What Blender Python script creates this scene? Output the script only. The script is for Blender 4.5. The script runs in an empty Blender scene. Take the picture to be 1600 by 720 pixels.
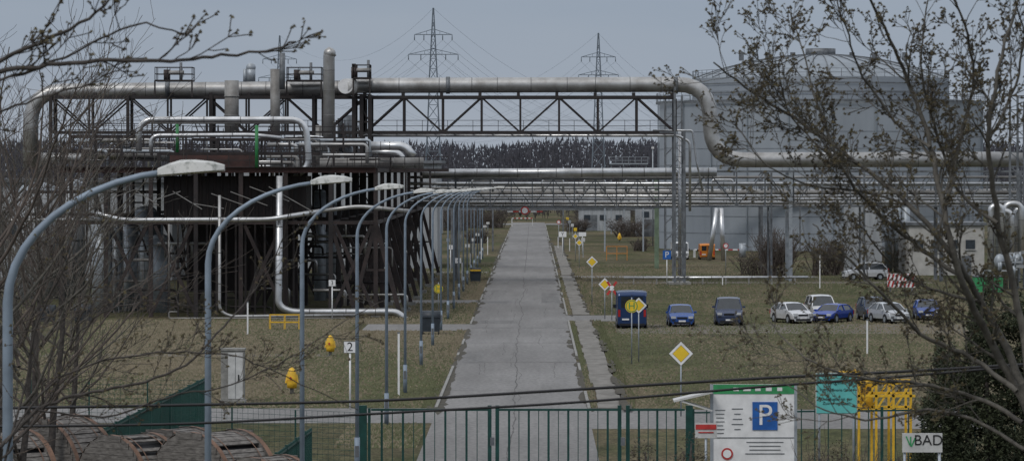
import bpy, math, random
from mathutils import Vector, Matrix
random.seed(7)
R=random.uniform
F=6250.;H=11.;CX=833.;HY=270.
# survey helpers: bearing/height seen from the viewpoint + real distance -> metres
def W(px,py,d): return Vector(((px-CX)*d/F,d,H-(py-HY)*d/F))
def G(px,py,z=0):
    d=H*F/(py-HY); return Vector(((px-CX)*d/F,d,z))
def X(px,d): return (px-CX)*d/F
def Z(py,d): return H-(py-HY)*d/F
scene=bpy.context.scene
# ---------------- materials
MATS={}
def M(name,col,rough=.6,metal=0.,var=.25,scale=3.,bump=0.,col2=None,stretch=(1,1,1),spec=.4,thr=(.35,.65)):
    if name in MATS: return MATS[name]
    m=bpy.data.materials.new(name);m.use_nodes=True;nt=m.node_tree;N=nt.nodes;L=nt.links
    b=N['Principled BSDF'];b.inputs['Roughness'].default_value=rough;b.inputs['Metallic'].default_value=metal
    b.inputs['Specular IOR Level'].default_value=spec
    tc=N.new('ShaderNodeTexCoord');mp=N.new('ShaderNodeMapping');mp.inputs['Scale'].default_value=stretch
    L.new(tc.outputs['Object'],mp.inputs['Vector'])
    n=N.new('ShaderNodeTexNoise');n.inputs['Scale'].default_value=scale;n.inputs['Detail'].default_value=8;n.inputs['Roughness'].default_value=.65
    L.new(mp.outputs['Vector'],n.inputs['Vector'])
    r=N.new('ShaderNodeValToRGB');r.color_ramp.elements[0].position=thr[0];r.color_ramp.elements[1].position=thr[1]
    c2=col2 if col2 else tuple(c*(1-var) for c in col)
    c1=col if col2 else tuple(min(1,c*(1+var*.6)) for c in col)
    r.color_ramp.elements[0].color=(*c2,1);r.color_ramp.elements[1].color=(*c1,1)
    L.new(n.outputs['Fac'],r.inputs['Fac']);L.new(r.outputs['Color'],b.inputs['Base Color'])
    if bump:
        bp=N.new('ShaderNodeBump');bp.inputs['Strength'].default_value=bump;bp.inputs['Distance'].default_value=.05
        L.new(n.outputs['Fac'],bp.inputs['Height']);L.new(bp.outputs['Normal'],b.inputs['Normal'])
    MATS[name]=m;return m
clad=M('pipe_cladding',(.47,.47,.465),.42,.65,scale=.5,col2=(.26,.25,.238),bump=.05)
cladb=M('pipe_cladding_bright',(.66,.67,.68),.34,.8,scale=.8,col2=(.40,.40,.40))
cladd=M('pipe_cladding_dull',(.30,.295,.285),.65,.3,scale=.7,col2=(.17,.16,.15))
seam=M('cladding_seam',(.19,.188,.185),.6,.5)
steel=M('steel_dark',(.020,.018,.019),.65,.1,scale=1.5,var=.5,col2=(.034,.027,.026))
rust=M('steel_rust',(.045,.032,.030),.8,0,scale=1.2,col2=(.019,.016,.016))
rustr=M('steel_red_primer',(.085,.04,.034),.8,0,scale=1.2,col2=(.04,.024,.022))
sgrey=M('steel_grey',(.15,.16,.172),.55,.3,scale=1.2,var=.45)
galv=M('steel_galvanised',(.34,.37,.40),.5,.4,scale=2,var=.25)
lampb=M('lamp_paint',(.215,.265,.325),.55,.1,scale=1.5,var=.25)
lamph=M('lamp_head_shell',(.52,.52,.50),.5,0,scale=7,col2=(.24,.25,.23),thr=(.38,.48))
lens=M('lamp_lens',(.36,.36,.32),.3)
white=M('white_paint',(.72,.72,.72),.5,0,scale=2,var=.14)
offw=M('weathered_white',(.50,.50,.49),.6,0,scale=2,var=.22)
black=M('black_paint',(.012,.012,.013),.5)
rubber=M('rubber',(.02,.02,.021),.85)
glass=M('car_glass',(.02,.026,.032),.08,0,spec=.8)
yellow=M('yellow_paint',(.70,.42,.03),.5,0,scale=4,var=.25)
syel=M('sign_yellow',(.74,.50,.03),.45,0,scale=4,var=.08)
orange=M('orange_paint',(.58,.22,.03),.5)
red=M('red_paint',(.45,.04,.035),.5)
blue=M('sign_blue',(.02,.11,.38),.45)
green=M('green_pipe',(.03,.19,.06),.5,scale=2)
fgreen=M('fence_green',(.007,.05,.042),.5,0,scale=3,var=.3)
lgreen=M('column_green',(.15,.205,.14),.6,0,scale=1,var=.35)
bgreen=M('board_green',(.04,.27,.10),.5)
turq=M('sign_turquoise',(.12,.46,.44),.5,0,scale=2,var=.1)
conc=M('concrete',(.24,.235,.22),.9,0,scale=3,var=.35,bump=.2)
wood=M('drum_wood',(.20,.185,.17),.85,0,scale=4,col2=(.07,.063,.057),stretch=(1,1,4))
drumrim=M('drum_rim',(.15,.085,.055),.7,0,scale=3,var=.5)
barkd=M('bark_dark',(.06,.052,.047),.9,0,scale=8,var=.5)
barkg=M('bark_grey',(.125,.115,.098),.9,0,scale=9,col2=(.05,.046,.04))
bud=M('buds',(.105,.088,.04),.8,0,scale=9,col2=(.045,.033,.023))
twigb=M('twig_brown',(.115,.092,.078),.9,0,scale=2,col2=(.058,.049,.043))
leafg=M('conifer_leaf',(.055,.065,.03),.8,0,scale=1.5,col2=(.022,.029,.014))
leafb=M('scrub_leaf',(.10,.085,.052),.9,0,scale=1.5,col2=(.04,.036,.025))
forestm=M('forest_far_hazed',(.070,.070,.083),1,0,scale=.03,col2=(.050,.051,.063))  # distance haze painted into crown and trunk colours as a bluish tint
forestt=M('forest_trunks_hazed',(.085,.083,.096),1,0,scale=.05,var=.3)
woodm=M('woodland_twigs',(.088,.080,.074),1,0,scale=.05,col2=(.055,.052,.048))
tankm=M('tank_shell',(.29,.32,.355),.65,.05,scale=.12,col2=(.225,.25,.28),stretch=(1,1,.3))
tankr=M('tank_roof',(.23,.26,.29),.6,.1,scale=.2,var=.2)
wallg=M('metal_wall',(.33,.345,.36),.6,.1,scale=.6,var=.25,stretch=(3,3,.3))
wallw=M('render_wall',(.42,.41,.385),.9,0,scale=.8,var=.2)
glassb=M('window_glass',(.04,.05,.06),.15)
cable=M('cable_black',(.012,.012,.014),.6)
pyl=M('pylon_steel_hazed',(.16,.19,.225),.6,.2,scale=.3,var=.15)  # grey-blue includes painted haze of distance, in place of a volume
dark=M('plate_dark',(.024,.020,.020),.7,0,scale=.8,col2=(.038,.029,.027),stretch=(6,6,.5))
# ---------------- mesh builder
class MB:
    def __init__(s): s.v=[];s.f=[];s.m=[];s.s=[];s.mats=[]
    def mi(s,m):
        if m not in s.mats: s.mats.append(m)
        return s.mats.index(m)
    def poly(s,pts,mat,sm=False):
        k=len(s.v);s.v+= [tuple(p) for p in pts];s.f.append(tuple(range(k,k+len(pts))));s.m.append(s.mi(mat));s.s.append(sm)
    def box(s,c,sz,mat,Rm=None):
        c=Vector(c);k=len(s.v);x,y,z=[a/2 for a in sz]
        for p in [(-x,-y,-z),(x,-y,-z),(x,y,-z),(-x,y,-z),(-x,-y,z),(x,-y,z),(x,y,z),(-x,y,z)]:
            p=Vector(p)
            if Rm: p=Rm@p
            s.v.append(tuple(p+c))
        i=s.mi(mat)
        for f in [(0,3,2,1),(4,5,6,7),(0,1,5,4),(1,2,6,5),(2,3,7,6),(3,0,4,7)]:
            s.f.append(tuple(k+a for a in f));s.m.append(i);s.s.append(False)
    def beam(s,a,b,w,mat,h=None):
        a=Vector(a);b=Vector(b);d=b-a;L=d.length
        if L<1e-5:return
        q=d.to_track_quat('Z','Y').to_matrix()
        s.box((a+b)/2,(w,h or w,L),mat,q)
    def tube(s,pts,r,mat,n=10,caps=True,sm=True):
        pts=[Vector(p) for p in pts];rs=r if isinstance(r,(list,tuple)) else [r]*len(pts)
        T=(pts[1]-pts[0]).normalized();u=T.orthogonal().normalized();k0=len(s.v);i=s.mi(mat)
        for j,p in enumerate(pts):
            if j==0:t=pts[1]-p
            elif j==len(pts)-1:t=p-pts[j-1]
            else:t=(pts[j+1]-p).normalized()+(p-pts[j-1]).normalized()
            if t.length<1e-9:t=T
            t=t.normalized();u=(u-t*u.dot(t))
            if u.length<1e-6:u=t.orthogonal()
            u.normalize();w=t.cross(u)
            for a in range(n):
                an=2*math.pi*a/n;s.v.append(tuple(p+(u*math.cos(an)+w*math.sin(an))*rs[j]))
        for j in range(len(pts)-1):
            for a in range(n):
                b=(a+1)%n;k=k0+j*n;s.f.append((k+a,k+b,k+n+b,k+n+a));s.m.append(i);s.s.append(sm)
        if caps:
            s.f.append(tuple(k0+n-1-a for a in range(n)));s.m.append(i);s.s.append(False)
            k=k0+(len(pts)-1)*n;s.f.append(tuple(k+a for a in range(n)));s.m.append(i);s.s.append(False)
    def cyl(s,a,b,r,mat,n=14,r2=None): s.tube([a,b],[r,r if r2 is None else r2],mat,n)
    def ball(s,c,r,mat,n=10,sc=(1,1,1)):
        c=Vector(c);k=len(s.v);i=s.mi(mat);m=n//2
        for a in range(m+1):
            th=math.pi*a/m
            for b in range(n):
                ph=2*math.pi*b/n;s.v.append(tuple(c+Vector((r*sc[0]*math.sin(th)*math.cos(ph),r*sc[1]*math.sin(th)*math.sin(ph),r*sc[2]*math.cos(th)))))
        for a in range(m):
            for b in range(n):
                e=(b+1)%n;s.f.append((k+a*n+b,k+(a+1)*n+b,k+(a+1)*n+e,k+a*n+e));s.m.append(i);s.s.append(True)
    def rail(s,a,b,mat,h=1.1,sp=1.6,w=.05):
        a=Vector(a);b=Vector(b);n=max(1,int((b-a).length/sp))
        for i in range(n+1):
            p=a.lerp(b,i/n);s.beam(p,p+Vector((0,0,h)),w,mat)
        for k in (h,h*.5):
            u=Vector((0,0,k));s.beam(a+u,b+u,w,mat)
    def obj(s,name,origin=None,parent=None,loc=None,rz=0):
        me=bpy.data.meshes.new(name);o=Vector(origin) if origin else Vector((0,0,0))
        me.from_pydata([tuple(Vector(v)-o) for v in s.v] if origin else s.v,[],s.f)
        for m in s.mats: me.materials.append(m)
        me.polygons.foreach_set('material_index',s.m);me.polygons.foreach_set('use_smooth',s.s);me.update()
        ob=bpy.data.objects.new(name,me);scene.collection.objects.link(ob)
        ob.location=loc if loc else o;ob.rotation_euler=(0,0,rz)
        if parent: ob.parent=parent
        return ob
def fillet(pts,rad,n=6):
    pts=[Vector(p) for p in pts];out=[pts[0]]
    for i in range(1,len(pts)-1):
        p=pts[i];a=(pts[i-1]-p);b=(pts[i+1]-p);r=min(rad,a.length*.49,b.length*.49)
        a=a.normalized()*r+p;b=b.normalized()*r+p
        for k in range(n+1):
            t=k/n;out.append(a*(1-t)**2+p*2*t*(1-t)+b*t*t)
    out.append(pts[-1]);return out
def pipe(mb,pts,r,mat=None,rad=None,n=16,rings=0):
    mat=mat or clad;q=fillet(pts,rad or r*2.4);mb.tube(q,r,mat,n)
    if rings:
        for a,b in zip(q[:-1],q[1:]):
            L=(b-a).length
            if L<rings: continue
            k=int(L/rings);u=(b-a).normalized()
            for i in range(k+1):
                p=a+u*(L*(i+.5)/(k+1)+R(-.3,.3)*rings*.5);mb.tube([p-u*.035,p+u*.035],r*1.02,seam,n)
def text(body,size,mat,loc,parent,name='lettering',rz=0,al='CENTER'):
    c=bpy.data.curves.new(name,'FONT');c.body=body;c.size=size;c.align_x=al;c.align_y='CENTER';c.extrude=.002
    c.materials.append(mat);o=bpy.data.objects.new(name,c);scene.collection.objects.link(o)
    o.parent=parent;o.location=Vector(loc)-parent.location;o.rotation_euler=(math.pi/2,0,rz);return o
# ---------------- ground, roads
def sheet(name,rects,z,mat):
    mb=MB()
    for x0,x1,y0,y1 in rects: mb.poly([(x0,y0,z),(x1,y0,z),(x1,y1,z),(x0,y1,z)],mat)
    return mb.obj(name)
def groundmat():
    m=bpy.data.materials.new('grass_ground');m.use_nodes=True;nt=m.node_tree;N=nt.nodes;L=nt.links;b=N['Principled BSDF'];b.inputs['Roughness'].default_value=1;b.inputs['Specular IOR Level'].default_value=.1
    tc=N.new('ShaderNodeTexCoord')
    def noi(sc,st,det=8):
        mp=N.new('ShaderNodeMapping');mp.inputs['Scale'].default_value=st;L.new(tc.outputs['Object'],mp.inputs[0])
        n=N.new('ShaderNodeTexNoise');n.inputs['Scale'].default_value=sc;n.inputs['Detail'].default_value=det;n.inputs['Roughness'].default_value=.7;L.new(mp.outputs[0],n.inputs[0]);return n
    def ramp(n,a,b2,p0,p1):
        r=N.new('ShaderNodeValToRGB');e=r.color_ramp.elements;e[0].position=p0;e[1].position=p1;e[0].color=(*a,1);e[1].color=(*b2,1);L.new(n.outputs['Fac'],r.inputs[0]);return r
    r1=ramp(noi(.11,(1,.35,1)),(.066,.073,.036),(.120,.102,.070),.40,.58)
    r2=ramp(noi(1.6,(1,.35,1)),(.55,.55,.52),(1.25,1.2,1.15),.35,.65)
    r3=ramp(noi(9,(1,.25,1),4),(.6,.6,.6),(1.35,1.35,1.3),.35,.65)
    r4=ramp(noi(.035,(1,.5,1),3),(.72,.76,.7),(1.12,1.1,1.08),.42,.56)
    cur=r1.outputs[0]
    for r in (r2,r3,r4):
        mx=N.new('ShaderNodeMixRGB');mx.blend_type='MULTIPLY';mx.inputs[0].default_value=1;L.new(cur,mx.inputs[1]);L.new(r.outputs[0],mx.inputs[2]);cur=mx.outputs[0]
    L.new(cur,b.inputs['Base Color']);return m
gm=groundmat()
sheet('ground',[(-3000,3000,-200,6000)],0,gm)
def addmul(mat,scale,st,lo,hi,p0=.3,p1=.7,det=6):
    nt=mat.node_tree;N=nt.nodes;L=nt.links;b=N['Principled BSDF'];old=b.inputs['Base Color'].links[0].from_socket
    tc=N.new('ShaderNodeTexCoord');n2=N.new('ShaderNodeTexNoise');n2.inputs['Scale'].default_value=scale;n2.inputs['Detail'].default_value=det;mp=N.new('ShaderNodeMapping');mp.inputs['Scale'].default_value=st
    L.new(tc.outputs['Object'],mp.inputs[0]);L.new(mp.outputs[0],n2.inputs[0]);rr=N.new('ShaderNodeValToRGB');rr.color_ramp.elements[0].position=p0;rr.color_ramp.elements[1].position=p1;rr.color_ramp.elements[0].color=(*lo,1);rr.color_ramp.elements[1].color=(*hi,1)
    L.new(n2.outputs['Fac'],rr.inputs[0]);mm=N.new('ShaderNodeMixRGB');mm.blend_type='MULTIPLY';mm.inputs[0].default_value=1;L.new(old,mm.inputs[1]);L.new(rr.outputs[0],mm.inputs[2]);L.new(mm.outputs[0],b.inputs['Base Color'])
roadm=M('road_concrete',(.200,.194,.190),.9,0,scale=.5,col2=(.150,.146,.143),stretch=(1.6,.12,1),bump=.1,thr=(.3,.7))
addmul(roadm,5,(1,.3,1),(.78,.78,.78),(1.15,1.15,1.14))
addmul(roadm,.06,(2,.6,1),(.88,.875,.87),(1.08,1.08,1.08),.4,.6)
walkm=M('sidewalk_slabs',(.20,.188,.17),.9,0,scale=1.2,col2=(.125,.117,.103),stretch=(1,.3,1))
dirt=M('dirt',(.135,.118,.095),1,0,scale=.5,col2=(.085,.075,.055),stretch=(.4,1,1))
soil=M('verge_soil',(.07,.062,.045),1,0,scale=2,col2=(.042,.037,.028))
asph=M('patch_asphalt',(.15,.147,.145),.9,0,scale=1,var=.25,stretch=(1,.2,1));addmul(asph,5,(1,.3,1),(.72,.72,.72),(1.18,1.17,1.15))
RL,RR=-4.46,2.53
sheet('road',[(RL,RR,100,885)],.012,roadm)
sheet('side_road',[(-30,RL,176,187),(RR,20,172,186),(-12,RL,279,291),(RR,7.2,297,309),(-16,RL,338,346),(RR,30,420,427),(-14,RL,440,447),(-60,RL,846,870),(RR,60,846,870)],.008,roadm)
sheet('dirt_track',[(5.8,32,274,291),(6,40,398,405),(-30,-12,240,243)],.004,dirt)
mb=MB()
for y0,y1 in ((186.2,296.8),(309.2,419.8),(427.2,600)):
    yy=y0
    while yy<y1-1:
        e=min(yy+R(1.5,9),y1);a=R(-.04,.06);mb.box(((3.05+4.3)/2+a,(yy+e)/2,.04),(1.25+R(-.12,.06),e-yy-.03,.08+R(0,.03)),walkm);yy=e
mb.obj('sidewalk')
mb=MB()
for y0,y1 in ((186.2,296.8),(309.2,419.8),(427.2,840)):
    yy=y0
    while yy<y1-1:
        e=min(yy+R(3,14),y1)
        if random.random()<.75: mb.box((RR+.08,(yy+e)/2,.04),(.14,e-yy-.06,.09),conc)
        yy=e
for y0,y1 in ((187.2,278.8),(291.2,337.8),(346.2,439.8),(447.2,840)):
    yy=y0
    while yy<y1-1:
        e=min(yy+R(3,14),y1)
        if random.random()<.5: mb.box((RL-.08,(yy+e)/2,.03),(.14,e-yy-.06,.07),conc)
        yy=e
mb.obj('kerb')
mb=MB()
def blot(x,y,w,l,z,m):
    n=9;mb.poly([(x+w*math.cos(6.283*k/n)*R(.6,1.2),y+l*math.sin(6.283*k/n)*R(.6,1.2),z) for k in range(n)],m)
for i in range(560):
    y=186+(R(0,1)**1.5)*500
    if 278<y<293 or 296<y<310: continue
    q=random.random()
    if q<.4: blot(RL-R(-.14,.3),y,R(.1,.34),R(1,5),.0185+i*1e-5,soil)
    elif q<.8: blot(RR+R(-.12,.5),y,R(.1,.34),R(1,5),.022+i*1e-5,soil)
    else: blot(4.35+R(-.15,.2),y,R(.1,.28),R(1,4),.13+i*1e-5,soil)
mb.obj('verge_soil')
mb=MB();crk=M('road_crack',(.078,.075,.072),1)
def crack(x,y0,y1,w,amp,step=1.2):
    y=y0;px=x
    while y<y1:
        nx=px+R(-amp,amp);nx=x+(nx-x)*.9;ww=w*R(.4,1.4)
        mb.poly([(px-ww/2,y,.016),(px+ww/2,y,.016),(nx+ww/2,y+step,.016),(nx-ww/2,y+step,.016)],crk);px=nx;y+=step
crack(-.95,150,420,.05,.07);crack(-.9,440,840,.06,.02)
for i in range(22):
    y=R(180,400);crack(R(-4,2),y,y+R(5,25),.028,.1)
for i in range(45):
    y=186+i*15+R(-3,3)
    if random.random()<.3: mb.poly([(RL,y,.0165),(RR,y+R(-.3,.3),.0165),(RR,y+R(.1,.2),.0165),(RL,y+.1,.0165)],crk)
mb.obj('road_cracks')
mb=MB()
for x0,x1,y0,y1 in ((-4.2,-2.9,231,246),(.7,2.3,338,366),(-4.3,-1.1,292,298),(-4.2,2.3,395,402),(-4.4,2.5,283,284.5)):
    mb.poly([(x0,y0,.0145),(x1,y0+R(-.5,.5),.0145),(x1-.1,y1,.0145),(x0+.08,y1+R(-.5,.5),.0145)],asph)
mb.obj('road_patches')
# grass tufts
mb=MB();ga=M('grass_dry',(.185,.155,.108),1,0,scale=.6,col2=(.11,.095,.062));gb=M('grass_green',(.10,.107,.055),1,0,scale=.6,col2=(.066,.071,.036))
def tufts(n,x0,x1,y0,y1,hh=.1):
    for i in range(n):
        x=R(x0,x1);y=R(y0,y1)
        if RL-.2<x<RR+.2 or 3<x<4.4: continue
        if y<187 and not(-8<x<-4.7 and 160<y<175): continue
        if (279<y<291 or 338<y<346) and x<RL and x>-13: continue
        if 296<y<310 and 0<x<8:continue
        m=gb if (math.sin(x*.35+y*.05)+math.sin(x*.13-y*.021)+R(-1.5,1.5))>(.5 if x<0 else -.3) else ga
        h=hh*R(.3,1.3);a=R(-.1,.1);mb.poly([(x-.06,y,0),(x+.06,y,0),(x+a,y+R(.02,.16),h)],m)
tufts(36000,-32,RL,186,300);tufts(26000,RR,36,186,300);tufts(9000,-14,RL,300,480,.14);tufts(14000,RR,42,300,480,.14)
tufts(4000,-8,-4.7,160,175);tufts(4000,RR+.15,3.05,186,420,.12);tufts(3500,4.3,5,186,420,.2);tufts(3500,RL-.8,RL-.15,186,420,.15)
mb.obj('grass')
# ---------------- street lamps
def lamp(px,s,ytop,arm=2.2):
    d=F/s;x=X(px,d);zt=Z(ytop,d);mb=MB();hh=1.62
    pts=[(x,d,0),(x,d,zt-hh-.17)];A=.90
    for k in range(1,11):
        a=k/10*math.pi/2*A
        pts.append((x+arm*(1-math.cos(a))/(1-math.cos(math.pi/2*A)),d,zt-hh-.17+hh*math.sin(a)))
    rs=[.075,.062]+[.055-.0018*k for k in range(10)]
    mb.tube(pts,rs,lampb,10);mb.cyl((x,d,0),(x,d,1.4),.1,lampb,10)
    e=Vector(pts[-1]);hd=Vector((1,0,.08)).normalized();up=Vector((0,0,1));sd=Vector((0,1,0))
    sec=[(-.12,.06,.05),(.02,.11,.10),(.16,.15,.13),(.34,.17,.12),(.56,.15,.08),(.70,.05,.03)];ring=[]
    for t,w,h in sec:
        c=e+hd*t;ring.append([c+sd*w+up*(-.03),c+sd*w*.75+up*h*.75,c+up*h,c-sd*w*.75+up*h*.75,c-sd*w+up*(-.03),c-sd*w*.6-up*.05,c+sd*w*.6-up*.05])
    for a,b in zip(ring[:-1],ring[1:]):
        for i in range(7):
            j=(i+1)%7;mb.poly([a[i],a[j],b[j],b[i]],lens if i==5 else lamph,i in(0,1,2,3))
    mb.poly(ring[0],lamph);mb.poly(ring[-1][::-1],lamph)
    mb.box((x,d-.1,.9),(.14,.02,.4),sgrey)
    mb.obj('street_lamp',origin=(x,d,0))
for px,s,yt in [(12,128,244),(325,79,270),(472,56,284),(558,43,292),(604,35.8,294),(633,31.2,294),(658,27.3,294),(676,24.5,293),(689,22.4,293),(700,20.8,293),(709,19.3,293),(717,18,292),(724,16.9,292),(730,15.9,292),(736,15,291),(741,14.2,291),(746,13.5,291),(750,12.8,290),(754,12.2,290)]:
    lamp(px,s,yt,1.95 if px==12 else 2.15)
# ---------------- high truss bridge + main pipe
def truss(mb,x0,x1,y,z0,z1,n,mat,w=.22,wd=.14,alt=True,flip=0):
    mb.beam((x0,y,z0),(x1,y,z0),w,mat);mb.beam((x0,y,z1),(x1,y,z1),w,mat)
    for i in range(n+1):
        x=x0+(x1-x0)*i/n;mb.beam((x,y,z0+w/2),(x,y,z1-w/2),wd*1.2,mat)
        if i<n:
            xn=x0+(x1-x0)*(i+1)/n
            if (i+flip)%2==0 or not alt: mb.beam((x,y+.01,z0),(xn,y+.01,z1),wd,mat)
            else: mb.beam((x,y+.01,z1),(xn,y+.01,z0),wd,mat)
mb=MB();D=395
zt,zb=Z(152,D),Z(207,D)
for yy in (D,D+3.6):
    truss(mb,X(570,D),X(1056,D),yy,zb,zt,8,steel,.3,.16)
    truss(mb,X(78,D),X(569,D),yy,zb,zt,8,steel,.28,.16,flip=1)
for px in range(78,1060,30):
    mb.beam((X(px,D),D,zb),(X(px,D),D+3.6,zb),.14,steel);mb.beam((X(px,D),D,zt),(X(px,D),D+3.6,zt),.14,steel)
mb.box((X(567,D),D+1.8,zb+.1),(X(1056,D)-X(78,D),1.0,.05),steel)
mb.rail((X(580,D),D+1.2,zb+.1),(X(1056,D),D+1.2,zb+.1),steel,1.1,2.5,.05)
mb.rail((X(80,D),D+1.2,zb+.1),(X(560,D),D+1.2,zb+.1),steel,1.1,2.5,.05)
for px in (553,565,578):
    for yy in (D-.3,D+3.9): mb.beam((X(px,D),yy,0),(X(px,D),yy,Z(100 if px<560 else 148,D)),.38,steel)
for k in range(7):
    a=Z(148,D)-k*2.7;mb.beam((X(553,D),D-.3,a),(X(578,D),D-.3,a-2.7),.12,steel);mb.beam((X(553,D),D-.3,a),(X(578,D),D-.3,a),.14,steel)
for px in (80,200,330,490,505):
    for yy in (D-.2,D+3.8): mb.beam((X(px,D),yy,0),(X(px,D),yy,Z(148,D)),.3,steel)
mb.obj('pipe_bridge')
mb=MB()
for px in (1054,1069):
    for yy in (D-.6,D+4.2): mb.beam((X(px,D),yy,0),(X(px,D),yy,Z(125 if px<1060 else 205,D)),.22,sgrey)
for k in range(14):
    a=Z(210,D)-k*1.1
    if a<.3: break
    mb.beam((X(1054,D),D-.6,a),(X(1069,D),D-.6,a),.08,sgrey)
    mb.beam((X(1054,D),D-.6,a),(X(1069,D),D-.6,a-1.1),.06,sgrey)
mb.beam((X(1056,D),D-.6,Z(207,D)),(X(1030,D),D-.6,Z(207,D)),.15,sgrey)
mb.box((X(1062,D),D+1.8,.1),(2.2,6,.2),conc)
mb.obj('bridge_tower')
mb=MB();Y=D+1.8
pipe(mb,[W(48,262,Y),W(48,143,Y),W(548,138,Y),W(552,134,Y),W(1108,132,Y),W(1112,250,Y),W(1610,249,Y)],.76,clad,3.2,20,rings=3.2)
for px in range(90,1060,60): mb.box((X(px,Y),Y,Z(151,Y)+.2),(.3,1.8,.35),steel)
for px in (262,700,1056): mb.tube([W(px-3,140 if px<500 else 133.5,Y),W(px+3,140 if px<500 else 133.5,Y)],.86,sgrey,20)
mb.obj('overhead_pipeline')
# ---------------- lower rack across road
mb=MB();Db=406
for yy in (Db,Db+5):
    truss(mb,X(700,Db),X(1062,Db),yy,Z(324,Db),Z(280,Db),11,sgrey,.16,.08,alt=True)
    truss(mb,X(1062,Db),X(1640,Db),yy,Z(322,Db),Z(268,Db),13,sgrey,.2,.12,alt=True)
for i in range(24):
    px=705+i*39;mb.beam((X(px,Db),Db,Z(322,Db)),(X(px,Db),Db+5,Z(322,Db)),.14,sgrey);mb.beam((X(px,Db),Db,Z(296,Db)),(X(px,Db),Db+5,Z(296,Db)),.12,sgrey)
for px in (712,1070,1205,1235,1350,1470,1592):
    for yy in (Db-.3,Db+5.3):
        mb.beam((X(px,Db),yy,0),(X(px,Db),yy,Z(270,Db)),.36 if px in(1235,1470) else .2,galv if px==1235 else sgrey)
    mb.beam((X(px,Db),Db,3),(X(px,Db),Db+5,7),.1,sgrey)
mb.rail((X(1120,Db),Db-.2,Z(268,Db)),(X(1630,Db),Db-.2,Z(268,Db)),sgrey,1.0,2.2,.04)
mb.obj('pipe_rack')
mb=MB()
pipe(mb,[W(660,271,Db-1),W(1120,269,Db-1)],.46,cladb,n=16,rings=2.2)
for y,r,o,m,a,b in ((287,.16,1,cladb,640,1640),(294,.12,2,clad,640,1100),(301,.2,3,cladd,640,1640),(311,.13,.6,cladb,640,1640),(317,.18,2.2,clad,640,1640),(321,.11,3.5,cladb,640,1640),(306,.1,4.2,cladb,640,1640),(277,.14,3.5,cladd,640,1640)):
    pipe(mb,[W(a,y,Db+o),W(b,y,Db+o)],r,m,n=10,rings=4)
for px in (870,1000,1135,760,935):
    pipe(mb,[W(px-22,300,Db+1),W(px-22,281,Db+1),W(px+10,281,Db+1),W(px+10,300,Db+1)],.12,cladb,n=8)
pipe(mb,[W(1062,205,Db-6),W(1062,430,Db-6)],.16,cladb,n=10)
pipe(mb,[W(560,212,D+.8),W(1060,212,D+.8),W(1078,222,D+.8),W(1078,330,D+.8)],.14,cladb,n=10)
pipe(mb,[W(1020,204,D+2),W(1082,204,D+2),W(1088,250,D+2),W(1098,300,D+2)],.1,cladb,n=8)
mb.obj('rack_pipes')
mb=MB();Dc=460
for yy in (Dc,Dc+4):
    truss(mb,X(640,Dc),X(1640,Dc),yy,Z(322,Dc),Z(285,Dc),24,sgrey,.14,.08)
for i,y in enumerate((289,298,309,316)): pipe(mb,[W(640,y,Dc+.5+i*.8),W(1640,y,Dc+.5+i*.8)],.14+.04*(i%2),(cladb,clad,cladd,cladb)[i],n=8,rings=5)
for px in (706,1026,1190,1400,1560):
    for yy in (Dc-.2,Dc+4.2): mb.beam((X(px,Dc),yy,0),(X(px,Dc),yy,Z(280,Dc)),.5 if px==1026 and yy<Dc else .25,lgreen if px==1026 else sgrey)
mb.obj('pipe_rack')
for Dd,yb,yt2 in ((560,318,288),(640,326,304),(700,314,292),(800,328,306)):
    mb=MB()
    truss(mb,X(560,Dd),X(1700,Dd),Dd,Z(yb,Dd),Z(yt2,Dd),26,sgrey,.16,.1)
    for i in range(4): pipe(mb,[W(560,yb-3-5*i,Dd+1),W(1700,yb-3-5*i,Dd+1)],.18,(cladb,cladd)[i%2],n=8)
    for px in (720,770,880,945,1005,1130,1250,1400,1520): mb.beam((X(px,Dd),Dd,0),(X(px,Dd),Dd,Z(yt2,Dd)),.22,galv if px%2 else sgrey)
    mb.obj('pipe_rack')
mb=MB()
for a in (1108,1130):
    mb.cyl((X(a,500),500,0),W(a+ (12 if a<1120 else -3),325,500),.28,cladb,12)
mb.cyl((X(1160,520),520,0),W(1160,380,520),.45,galv,12)
mb.obj('pipe_support')
mb=MB();p=W(820,329,Db-.5)
mb.cyl(p,p+Vector((0,-.04,0)),.42,red,20);mb.cyl(p+Vector((0,-.045,0)),p+Vector((0,-.06,0)),.3,white,20)
mb.box(p+Vector((0,.03,.75)),(.06,.06,.8),sgrey)
for k in range(6): mb.box(p+Vector((-1.5+.6*k,.1,-.1)),(.58,.05,.14),red if k%2 else white)
mb.obj('height_limit_sign',origin=p)
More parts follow.
